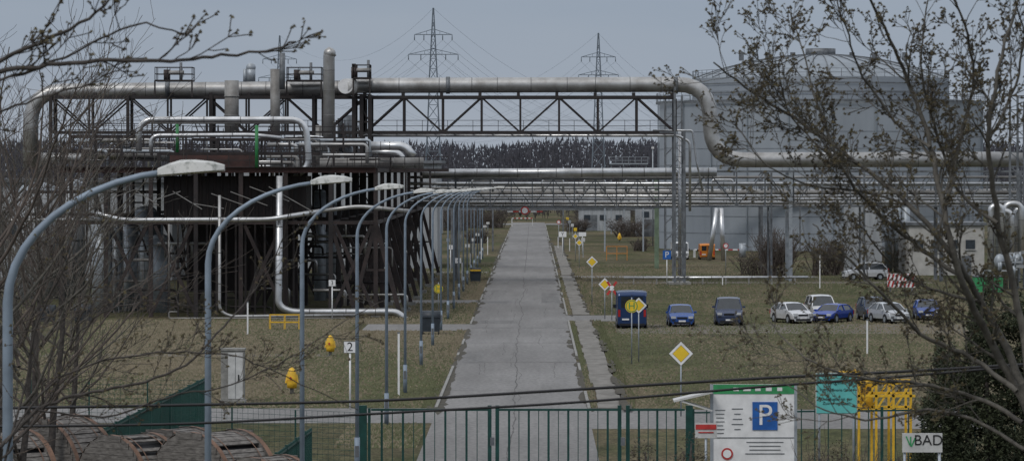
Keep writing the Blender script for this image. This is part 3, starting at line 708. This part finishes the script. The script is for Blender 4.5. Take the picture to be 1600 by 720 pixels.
# ---------------- gate & fences
mb=MB();d=147;zt=Z(637,d)
for px,w in ((567,.3),(765,.14),(777,.14),(968,.14),(981,.14),(1077,.26)): mb.box((A(px,d),d,zt/2+.05),(w,.14,zt+.1),fgreen)
mb.box((A(577,d),d,zt/2),(.1,.1,zt),fgreen)
for a,b in ((580,762),(780,965),(984,1070)):
    for z in (.15,zt-.06,): mb.beam((A(a,d),d,z),(A(b,d),d,z),.08,fgreen)
    n=int((b-a)*d/F/.39)
    for i in range(1,n+1):
        x=A(a,d)+(A(b,d)-A(a,d))*i/(n+1);mb.box((x,d,zt/2),(.08 if i%2 else .03,.03,zt-.2),fgreen)
for px in (765,969): mb.box((A(px,d)+.1,d-.1,1.15),(.16,.08,.3),sgrey)
mb.obj('entrance_gate')
def barfence(p,q,h,name='metal_fence',sp=.17,w=.06):
    mb=MB();p=Vector(p);q=Vector(q);n=int((q-p).length/sp)
    for i in range(n+1):
        c=p.lerp(q,i/n);mb.box(c+Vector((0,0,h/2)),(w if i%14 else .1,w if i%14 else .1,h if i%14 else h+.08),fgreen)
    for z in (.15,h-.1): mb.beam(p+Vector((0,0,z)),q+Vector((0,0,z)),.06,fgreen)
    mb.obj(name,origin=p)
barfence((-14.6,128,0),(-13.8,168,0),2.4,sp=.24);barfence((-8.1,116,0),(-7.5,135,0),2.4,sp=.24)
barfence((X(1083,147),147,0),(22,150,0),2.3,sp=.5,w=.04)
def meshfence(p,q,h):
    mb=MB();p=Vector(p);q=Vector(q);L=(q-p).length;n=int(L/2.5)
    for i in range(n+1): mb.beam(p.lerp(q,i/n),p.lerp(q,i/n)+Vector((0,0,h)),.06,fgreen)
    for k in range(int(h/.2)+1): mb.beam(p+Vector((0,0,k*.2)),q+Vector((0,0,k*.2)),.012,fgreen)
    for k in range(int(L/.25)): c=p.lerp(q,k*.25/L);mb.beam(c,c+Vector((0,0,h)),.01,fgreen)
    mb.obj('mesh_fence',origin=p)
meshfence((-13.8,152,0),(X(563,147),147,0),2.2);meshfence((-34,172,0),(-13.9,170,0),2.2)
# ---------------- cable drums
def drum(x,y,r,w,rz):
    mb=MB()
    for s in (-1,1):
        mb.cyl((s*w/2-.07,0,r),(s*w/2+.07,0,r),r,wood,40)
        mb.tube([(s*w/2-.09,0,r),(s*w/2+.09,0,r)],r*1.012,drumrim,40,False)
        for k in range(-8,9):
            z=k*r/8.5;l=math.sqrt(max(.05,r*r-z*z))*.95
            mb.box((s*(w/2+.09),0,r+z),(.04,2*l,r/9),wood)
        mb.cyl((s*(w/2+.1),0,r),(s*(w/2+.16),0,r),.35,black,18)
    n=64
    for k in range(n):
        a=2*math.pi*k/n;rr=r*.965+R(-.012,.012)
        if random.random()<.06: continue
        mb.box((0,math.cos(a)*rr,r+math.sin(a)*rr),(w-.2,2*math.pi*r/n*.82,.04),wood,Matrix.Rotation(a-math.pi/2,3,'X'))
    mb.cyl((-w/2,0,r),(w/2,0,r),r*.9,cable,32)
    for t in (-.3,.3): mb.tube([(t*w-.02,0,r),(t*w+.02,0,r)],r*.995,drumrim,40,False)
    mb.obj('cable_drum',loc=(x,y,0),rz=rz)
for px,d,r,w,rz in ((85,122,1.8,1.7,.95),(205,119,1.62,1.5,.8),(335,118,1.7,1.9,.85),(275,124,1.55,1.6,1.05),(5,118,1.7,1.6,.7),(418,116,1.4,1.4,.9)):
    drum(X(px,d),d,r,w,rz)
# ---------------- signs
def post(mb,x,y,h,m=galv,r=.035): mb.cyl((x,y,0),(x,y,h),r,m,8)
def diamond(px,py,base,size=.62,name='priority_road_sign'):
    d=H*F/(base-HY);x=X(px,d);z=Z(py,d);mb=MB();post(mb,x,d,z+.25)
    for k,(s,m) in enumerate(((size,black),(size*.97,white),(size*.70,black),(size*.67,syel))):
        y=d-.05-.006*k;e=s;c=Vector((x,y,z));mb.poly([c+Vector((0,0,-e)),c+Vector((e,0,0)),c+Vector((0,0,e)),c+Vector((-e,0,0))],m)
    c=Vector((x,d-.045,z));e=size;mb.poly([c+Vector((0,0,-e)),c+Vector((-e,0,0)),c+Vector((0,0,e)),c+Vector((e,0,0))],galv)
    return mb.obj(name,origin=(x,d,0))
diamond(1064,552,650,.56);diamond(998,477,566,.48);diamond(945,444,498,.5);diamond(925,409,478,.5);diamond(905,379,420,.42);diamond(899,369,408,.38)
def hsign(px,py,base,r=.42):
    d=H*F/(base-HY);x=X(px,d);z=Z(py,d);mb=MB();post(mb,x,d,z+.5)
    for k,(rr,m) in enumerate(((r,syel),(r*.9,bgreen),(r*.78,syel))): mb.cyl((x,d-.04-.01*k,z),(x,d-.05-.01*k,z),rr,m,24)
    o=mb.obj('bus_stop_sign',origin=(x,d,0));text('H',r*1.5,bgreen,(x,d-.075,z),o)
hsign(987,478,568,.38);hsign(685,451,492,.36)
def panel(px,py,base,w,h,txt,face=white,tc=black,ts=None,name='number_sign',pm=white):
    d=H*F/(base-HY);x=X(px,d);z=Z(py,d);mb=MB();post(mb,x,d,z,pm,.045);mb.box((x,d-.06,z),(w,.03,h),face)
    mb.box((x,d-.04,z),(w+.04,.02,h+.04),sgrey)
    o=mb.obj(name,origin=(x,d,0))
    if txt: text(txt,ts or h*.95,tc,(x,d-.08,z),o)
    return o
panel(547,542,640,.55,.5,'2',ts=.58);panel(519,442,500,.5,.45,'3');panel(716,407,445,.6,.5,'4');panel(704,386,425,.5,.45,'5');panel(700,375,412,.4,.4,None)
panel(1042,398,446,.8,.85,'P',blue,white,name='parking_sign');panel(910,366,396,1.0,.55,None);panel(879,366,402,1.0,.7,'Y',ts=.6,name='lane_sign')
def xsign(px,py,base):
    d=H*F/(base-HY);x=X(px,d);z=Z(py,d);mb=MB();post(mb,x,d,z)
    for k,s in enumerate((1,-1)):
        for t,m in ((-.40,red),(0,white),(.40,red)):
            Rm=Matrix.Rotation(s*.95,3,'Y');mb.box(Vector((x,d-.06-.03*k,z))+Rm@Vector((t,0,0)),(.40,.025,.17),m,Rm)
    mb.obj('railway_crossing_sign',origin=(x,d,0))
xsign(956,450,500)
def roundsign(px,py,base,r=.3,ring=red):
    d=H*F/(base-HY);x=X(px,d);z=Z(py,d);mb=MB();post(mb,x,d,z+.3);mb.cyl((x,d-.04,z),(x,d-.05,z),r,ring,20);mb.cyl((x,d-.055,z),(x,d-.065,z),r*.68,white,20);mb.obj('prohibition_sign',origin=(x,d,0))
for a,b,c in ((1134,384,430),(873,347,386)): roundsign(a,b,c)
for px,yt,yb in ((387,472,523),(623,520,617),(1355,500,552),(1281,395,450),(1129,432,445),(770,372,392),(762,370,398),(752,372,405),(742,385,412),(735,395,425),(722,410,440),(872,370,388),(890,372,392)):
    d=H*F/(yb-HY);mb=MB();mb.box((X(px,d),d,Z(yt,d)/2),(.10,.1,Z(yt,d)),white);mb.box((X(px,d),d,Z(yt,d)+.02),(.14,.14,.06),sgrey);mb.obj('marker_post',origin=(X(px,d),d,0))
def hydrant(px,yt,yb):
    d=H*F/(yb-HY);x=X(px,d);h=Z(yt,d);mb=MB()
    mb.cyl((x,d,0),(x,d,h*.5),.1,conc,12);mb.tube([(x,d,h*.22),(x+.01,d,h*.4),(x,d,h*.62),(x,d,h*.82),(x,d,h*.93),(x,d,h)],[.24,.27,.26,.21,.14,.03],yellow,14)
    mb.beam((x-.19,d,h*.72),(x-.26,d-.05,h*.40),.12,yellow);mb.beam((x+.19,d,h*.72),(x+.26,d-.05,h*.40),.12,yellow)
    mb.cyl((x-.05,d-.3,h*.6),(x-.05,d-.2,h*.6),.06,red,10);mb.tube([(x,d,h*.5),(x,d,h*.52)],.272,orange,14,False)
    mb.obj('hydrant',origin=(x,d,0))
hydrant(516,523,556);hydrant(456,573,615);hydrant(968,364,378)
mb=MB();d=192;x=X(364,d);mb.box((x,d,1.25),(1.1,.8,2.5),conc);mb.box((x,d,2.55),(1.2,.9,.1),conc);mb.box((x+.15,d-.41,1.3),(.7,.02,2.2),offw);mb.box((x+.15,d-.425,1.3),(.02,.01,2.2),sgrey);mb.box((x+.3,d-.43,1.2),(.06,.04,.3),black);mb.box((x,d,.06),(1.25,.95,.12),conc);mb.obj('electrical_cabinet',origin=(x,d,0))
def yframe(px0,px1,yt,yb,name='yellow_barrier',m=yellow,w=.05):
    d=H*F/(yb-HY);a=X(px0,d);b=X(px1,d);h=Z(yt,d);mb=MB()
    for yy in (d,d+1.2):
        for x in (a,(a+b)/2,b): mb.beam((x,yy,0),(x,yy,h),w,m)
        for z in (h,h*.5): mb.beam((a,yy,z),(b,yy,z),w,m)
    for x in (a,b):
        for z in (h,h*.5): mb.beam((x,d,z),(x,d+1.2,z),w,m)
    mb.obj(name,origin=(a,d,0))
yframe(421,467,492,515);yframe(948,980,385,407,m=orange)
mb=MB();pipe(mb,[W(-60,544,262),W(62,543,262),W(76,549,262)],.26,cladb,.5,14,rings=2)
for px in (-30,10,50): mb.box((X(px,262),262,.25),(.3,.4,.5),conc)
mb.obj('low_pipeline')
def bin(px,yb,w,h,m,lid=None):
    d=H*F/(yb-HY);x=X(px,d);mb=MB();k=[(-w/2*.88,-.35),(w/2*.88,-.35),(w/2*.88,.35),(-w/2*.88,.35)]
    lo=[Vector((x+a,d+b,.2)) for a,b in k];hi=[Vector((x+a*1.13,d+b*1.25,h*.85)) for a,b in k]
    for i in range(4): j=(i+1)%4;mb.poly([lo[i],lo[j],hi[j],hi[i]],m)
    mb.poly(lo[::-1],m);mb.tube([(x-w/2,d,h*.83),(x+w/2,d,h*.83)],.42,m,14);mb.box((x,d-.45,h*.82),(w*1.04,.08,.07),m)
    if lid: mb.box((x,d-.5,h*.95),(w*.95,.05,.16),lid)
    for a in (-.4,.4):
        for b in (-.3,.3): mb.cyl((x+a*w-.03,d+b,.1),(x+a*w+.03,d+b,.1),.1,rubber,12)
    mb.obj('waste_container',origin=(x,d,0))
binm=M('bin_plastic',(.03,.038,.048),.5);bin(673,522,1.35,1.45,binm);bin(743,442,1.1,1.35,binm,yellow)
for px,yb in ((73,506),(130,505)): bin(px,yb,1.3,1.2,binm)
# ---------------- information boards near gate
d=136;x0,x1=X(1112,d),X(1243,d);zt=Z(600,d);mb=MB()
mb.box(((x0+x1)/2,d,zt/2+.1),(x1-x0,.12,zt-.2),white);mb.box(((x0+x1)/2,d-.065,zt-.16),(x1-x0+.02,.02,.32),bgreen)
mb.box((X(1195,d),d-.08,Z(649,d)),(.85,.03,.95),blue)
mb.box(((x0+x1)/2,d-.07,Z(683,d)),(x1-x0-.1,.01,.03),sgrey)
for x in (x0,x1): mb.box((x,d,zt/2),(.1,.16,zt),galv)
for i in range(7): mb.box((X(1125,d),d-.07,Z(640+i*6,d)),(R(.2,.36),.01,.025),sgrey)
for i in range(5): mb.box((X(1152,d),d-.07,Z(638+i*8,d)),(R(.2,.4),.01,.03),sgrey)
for i in range(4): mb.box((X(1195,d),d-.07,Z(690+i*6,d)),(R(.9,1.4),.01,.03),sgrey)
for i in range(5): mb.box((X(1150+i*17,d),d-.08,zt-.16),(R(.12,.26),.01,.12),white)
mb.cyl((X(1136,d),d-.07,Z(708,d)),(X(1136,d),d-.09,Z(708,d)),.2,red,20);mb.cyl((X(1136,d),d-.095,Z(708,d)),(X(1136,d),d-.1,Z(708,d)),.14,white,20)
# small sloping canopy beside the board
ca=W(1052,625,d);cb=W(1112,611,d);cm=(ca+cb)/2;ang=math.atan2(cb.z-ca.z,cb.x-ca.x)
mb.box(cm,((cb-ca).length,1.1,.07),offw,Matrix.Rotation(-ang,3,'Y'))
for yy in (-.5,0,.5): mb.beam(ca+Vector((.25,yy,0)),W(1112,640,d)+Vector((0,yy,0)),.05,offw)
o=mb.obj('information_board',origin=((x0+x1)/2,d,0))
text('P',1.0,white,(X(1195,d),d-.1,Z(649,d)),o)
d=140;mb=MB();c=Vector((X(1307,d),d,Z(614,d)))
mb.box(c,(1.4,.05,1.38),turq);mb.box(c+Vector((0,.03,0)),(1.46,.02,1.44),offw)
for s in (-.6,.6): mb.cyl((c.x+s,d+.06,0),(c.x+s,d+.06,c.z+.6),.04,galv,8)
o=mb.obj('private_property_sign',origin=(c.x,d,0))
text('Privatgelände',.215,black,c+Vector((0,-.04,.40)),o);text('TLM Raffinerie GmbH',.135,black,c+Vector((0,-.04,.12)),o);text('Unbefugten ist der\nZutritt verboten',.145,black,c+Vector((0,-.04,-.27)),o)
d=132;mb=MB();c=Vector((X(1103,d),d,Z(672,d)));mb.box(c,(.72,.04,.5),offw);mb.box(c+Vector((0,-.03,.12)),(.68,.02,.16),red);mb.cyl((c.x,d+.05,0),(c.x,d+.05,c.z+.2),.04,galv,8);mb.box(c+Vector((0,-.03,-.06)),(.5,.02,.04),red);mb.obj('warning_sign',origin=(c.x,d,0))
d=92;mb=MB();c=Vector((X(1441,d),d,Z(691,d)));mb.box(c,(.92,.04,.44),offw)
for s in(-.4,.4): mb.cyl((c.x+s,d+.05,0),(c.x+s,d+.05,c.z+.2),.035,galv,8)
for k in range(3): mb.box(c+Vector((-.33+.06*k,-.025,.05-.02*k)),(.03,.01,.22),bgreen,Matrix.Rotation(.4*(k-1),3,'Y'))
o=mb.obj('road_name_sign',origin=(c.x,d,0));text('BAD',.34,black,c+Vector((.14,-.03,.05)),o)
mb=MB();d=150
for i in range(4):
    for yy in (d,d+2): x=X(1342+i*27,d);mb.beam((x,yy,0),(x,yy,Z(597 if i else 580,d)),.09,yellow)
for yy in (d,d+2):
    for py in (598,618,640): mb.beam((X(1338,d),yy,Z(py,d)),(X(1430,d),yy,Z(py,d)),.09,yellow)
    for i in range(3): mb.beam((X(1342+i*27,d),yy,Z(640,d)),(X(1369+i*27,d),yy,Z(598,d)),.07,yellow)
mb.box((X(1352,d),d+1,Z(620,d)),(.5,1.5,1.0),yellow);mb.beam((X(1310,d),d,Z(582,d)),(X(1345,d),d,Z(582,d)),.14,yellow)
mb.obj('yellow_steel_frame',origin=(X(1385,d),d,0))
d=372;mb=MB();c=Vector((X(1408,d),d,1.0));mb.box(c,(2.6,.06,1.3),white)
for i in range(7):
    for j in range(2):
        q=c+Vector((-1.15+i*.38,-.04,-.32+j*.64));mb.poly([q+Vector((-.18,0,-.3)),q+Vector((0,0,-.3)),q+Vector((.18,0,.3)),q+Vector((0,0,.3))],red)
for s in (-1,1): mb.box((c.x+s,d,.2),(.1,.6,.4),sgrey)
mb.obj('warning_barrier',origin=(c.x,d,0))
for px0,px1,y in ((800,832,341),(1085,1160,390)):
    d=H*F/(y+12-HY);mb=MB();a=X(px0,d);b=X(px1,d);n=10
    for i in range(n): mb.box((a+(b-a)*(i+.5)/n,d,Z(y,d)),((b-a)/n,.12,.16),red if i%2 else white)
    mb.box((a,d,Z(y,d)/2),(.3,.4,Z(y,d)),offw);mb.box((b,d,Z(y,d)/2),(.1,.1,Z(y,d)),offw);mb.obj('barrier_arm',origin=(a,d,0))
# ---------------- vehicles
PR={'hatch':[(0,.36,.36,.86),(.02,.46,.46,.93),(.09,.54,.54,.98),(.24,.63,.63,1),(.40,.65,.95,1),(.55,.65,1,1),(.80,.66,.97,1),(.93,.66,.74,.97),(.98,.62,.62,.94),(1,.45,.45,.9)],
'mpv':[(0,.34,.34,.86),(.02,.44,.44,.94),(.08,.51,.51,.98),(.19,.58,.58,1),(.34,.60,.95,1),(.5,.6,1,1),(.86,.6,.97,1),(.96,.6,.70,.97),(.985,.56,.56,.95),(1,.4,.4,.9)],
'van':[(0,.26,.26,.88),(.015,.36,.36,.95),(.06,.42,.42,.98),(.13,.48,.48,1),(.25,.5,.93,1),(.33,.5,1,1),(.7,.5,1,1),(.96,.5,.99,1),(.985,.5,.95,.98),(1,.48,.9,.97)]}
def car(px,yb,kind,col,L=4.2,Wd=1.78,Ht=1.48,rz=0,rough=.25):
    d=H*F/(yb-HY);x=X(px,d);paint=M('paint_%.2f_%.2f_%.2f'%col,col,rough,.25,scale=3,var=.12,spec=.6);mb=MB();P=PR[kind];rings=[]
    hw=Wd/2
    for t,b,tp,wf in P:
        y=-L/2+t*L;cab=tp-b>.05;w=hw*wf;zb=b*Ht;z2=tp*Ht
        rf=(.97-(.0 if kind=='van' else .20)*min(1,(tp-b)/.3)) if cab else .93
        row=[(w*.88,.2),(w*.97,.34),(w,.5*zb+.2),(w*.98,zb),(w*rf,max(z2-.07,zb)),(w*rf*.86,z2),(0,z2+.03)]
        rings.append([Vector((a,y,c)) for a,c in row]+[Vector((-a,y,c)) for a,c in row[:-1][::-1]])
    nr=len(rings[0])
    for i in range(len(P)-1):
        c0=P[i][2]-P[i][1]>.05;c1=P[i+1][2]-P[i+1][1]>.05;cabm=c0 or c1
        for j in range(nr-1):
            k=j if j<6 else nr-2-j
            m=paint
            if k==3 and cabm and (kind!='van' or P[i+1][0]<.35): m=glass
            if k in(4,5) and (c0!=c1): m=glass
            if k in (4,5) and i>=len(P)-4 and kind!='van' and P[i][2]-P[i+1][2]>.15: m=glass
            if k==0: m=black
            mb.poly([rings[i][j],rings[i+1][j],rings[i+1][j+1],rings[i][j+1]],m,k in(1,2,5))
    mb.poly([rings[0][j] for j in range(nr)],paint);mb.poly(rings[-1][::-1],paint)
    for i in range(len(P)-1):
        if (P[i][2]-P[i][1]>.05) or (P[i+1][2]-P[i+1][1]>.05):
            for s in (4,nr-5): mb.beam(rings[i][s],rings[i+1][s],.07,paint)
    for t in ((.55,) if kind!='van' else (.34,)):
        y=-L/2+t*L
        for s in(-1,1): mb.beam((s*hw*.985,y,P[5][1]*Ht),(s*hw*(.79 if kind!='van' else .96),y,.95*Ht),.09,paint)
    rw=.31 if kind!='van' else .34
    for s in (-1,1):
        for yy in (-L/2+.19*L,L/2-.2*L):
            mb.cyl((s*(hw-.1),yy,rw+.02),(s*(hw+.005),yy,rw+.02),rw+.07,black,18);mb.cyl((s*(hw-.2),yy,rw),(s*(hw+.02),yy,rw),rw,rubber,18);mb.cyl((s*(hw+.02),yy,rw),(s*(hw+.03),yy,rw),rw*.62,galv,12)
    f=-L/2
    hl=M('headlight_glass',(.6,.62,.64),.15,.3);tl=M('taillight_red',(.35,.02,.02),.25)
    zh=.40*Ht if kind!='van' else .34*Ht
    for s in (-1,1):
        mb.box((s*hw*.68,f+.06,zh+.06),(.34,.16,.17),hl);mb.box((s*hw*.68,f+.0,zh-.14),(.22,.08,.08),black)
        mb.box((s*hw*.86,-f-(.05),(.52 if kind!='van' else .42)*Ht),(.16,.14,.3 if kind=='hatch' else .5),tl)
        mb.box((s*(hw+.1),f+L*.27,(.66 if kind!='van' else .56)*Ht),(.2,.1,.14 if kind!='van' else .26),black if kind=='van' else paint)
    mb.box((0,f+.0,zh+.03),(.75,.06,.12),black);mb.box((0,f-.0,.3),(hw*1.3,.06,.14),black);mb.box((0,f-.035,.42),(.5,.03,.11),white)
    mb.box((0,-f+.02,.30),(hw*1.7,.1,.14),black);mb.box((0 if kind!='van' else .45,-f+.03,.52 if kind!='van' else .66),(.5,.03,.11),white)
    if kind=='van':
        for s in (-1,1): mb.box((s*hw*.42,-f-.0,.72*Ht),(hw*.62,.05,.3*Ht),glass)
        mb.box((0,-f+.01,.55*Ht),(.03,.05,.75*Ht),black)
    else: mb.box((0,-f-.13,.78*Ht),(hw*1.3,.1,.2*Ht),glass)
    mb.beam((-.5,f+L*.25,.66*Ht),(.1,f+L*.29,.70*Ht),.025,black)
    mb.obj('parked_van' if kind=='van' else 'parked_car',loc=(x,d,0.005),rz=rz)
pi=math.pi
car(986,511,'van',(.014,.038,.11),5.4,2.1,2.6,pi)
car(1063,509,'hatch',(.02,.075,.28),4.0,1.82,1.55,.03)
car(1138,507,'mpv',(.035,.05,.10),4.4,2.0,2.0,-.02)
car(1237,504,'hatch',(.60,.61,.63),4.2,1.78,1.5,.35)
car(1282,500,'mpv',(.58,.58,.58),4.5,1.85,1.9,.1);car(1301,503,'hatch',(.02,.06,.33),4.0,1.75,1.35,-.5)
car(1363,500,'mpv',(.04,.06,.11),4.4,1.8,1.75,.1);car(1389,504,'hatch',(.50,.52,.54),4.3,1.78,1.5,.3);car(1447,499,'hatch',(.02,.06,.26),4.1,1.75,1.5,0)
car(1352,437,'mpv',(.68,.69,.71),4.6,1.85,1.8,-pi/2+.12)
car(1062,405,'van',(.6,.6,.6),5,1.95,2.2,.05);car(1104,405,'van',(.58,.20,.03),4.8,1.95,2.0,pi)
for i in range(6):
    d=500+i*45;mb=MB();x=-8.2;mb.beam((x,d,0),(x,d,2.0),.1,galv);mb.box((x,d-.08,1.9),(.6,.04,.4),offw);mb.obj('traffic_sign',origin=(x,d,0))
    d=520+i*48;mb=MB();x=6.5;mb.beam((x,d,0),(x,d,2.6),.1,galv);mb.box((x,d-.1,2.3),(.5,.04,.5),(offw,galv,syel)[i%3]);mb.obj('traffic_sign',origin=(x,d,0))
# ---------------- light
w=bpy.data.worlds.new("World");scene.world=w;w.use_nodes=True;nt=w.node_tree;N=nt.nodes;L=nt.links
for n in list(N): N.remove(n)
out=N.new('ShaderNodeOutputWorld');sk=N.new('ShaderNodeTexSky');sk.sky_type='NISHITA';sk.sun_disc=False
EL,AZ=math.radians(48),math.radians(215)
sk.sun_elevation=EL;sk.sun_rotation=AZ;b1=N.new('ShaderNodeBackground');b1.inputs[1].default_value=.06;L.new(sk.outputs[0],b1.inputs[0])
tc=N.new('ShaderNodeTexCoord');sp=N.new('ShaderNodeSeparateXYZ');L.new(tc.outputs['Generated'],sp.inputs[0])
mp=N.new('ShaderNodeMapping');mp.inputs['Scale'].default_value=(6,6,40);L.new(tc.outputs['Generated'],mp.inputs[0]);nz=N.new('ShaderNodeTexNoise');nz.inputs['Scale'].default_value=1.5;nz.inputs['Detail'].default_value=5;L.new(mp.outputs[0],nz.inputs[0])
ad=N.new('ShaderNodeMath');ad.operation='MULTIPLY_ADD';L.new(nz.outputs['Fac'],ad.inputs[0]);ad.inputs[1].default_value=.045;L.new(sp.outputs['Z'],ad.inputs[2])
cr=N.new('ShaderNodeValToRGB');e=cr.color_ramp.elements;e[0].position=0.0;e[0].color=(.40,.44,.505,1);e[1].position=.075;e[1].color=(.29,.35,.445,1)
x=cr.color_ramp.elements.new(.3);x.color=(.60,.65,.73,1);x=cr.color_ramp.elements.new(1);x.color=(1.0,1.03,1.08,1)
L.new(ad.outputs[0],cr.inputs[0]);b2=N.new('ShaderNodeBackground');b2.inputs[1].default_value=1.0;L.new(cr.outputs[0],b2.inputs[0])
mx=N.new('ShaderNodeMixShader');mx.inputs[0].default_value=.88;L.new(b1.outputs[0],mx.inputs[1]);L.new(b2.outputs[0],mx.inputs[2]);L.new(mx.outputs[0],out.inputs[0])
sl=bpy.data.lights.new('sun','SUN');sl.energy=1.15;sl.angle=math.radians(16);sl.color=(1,.97,.93);so=bpy.data.objects.new('sun',sl);scene.collection.objects.link(so)
dv=Vector((math.sin(AZ)*math.cos(EL),math.cos(AZ)*math.cos(EL),math.sin(EL)));so.rotation_euler=dv.to_track_quat('Z','Y').to_euler();so.location=(0,0,80)
scene.view_settings.view_transform='Standard';scene.view_settings.look='None';scene.view_settings.exposure=0
cd=bpy.data.cameras.new('camera');cam=bpy.data.objects.new('camera',cd);scene.collection.objects.link(cam);scene.camera=cam
cam.location=(0,0,H);cam.rotation_euler=(pi/2,0,0);cd.sensor_width=36;cd.lens=F/1600*36;cd.shift_x=(800-CX)/1600;cd.shift_y=-(360-HY)/1600
cd.clip_start=1;cd.clip_end=8000;cd.dof.use_dof=True;cd.dof.focus_distance=300;cd.dof.aperture_fstop=9
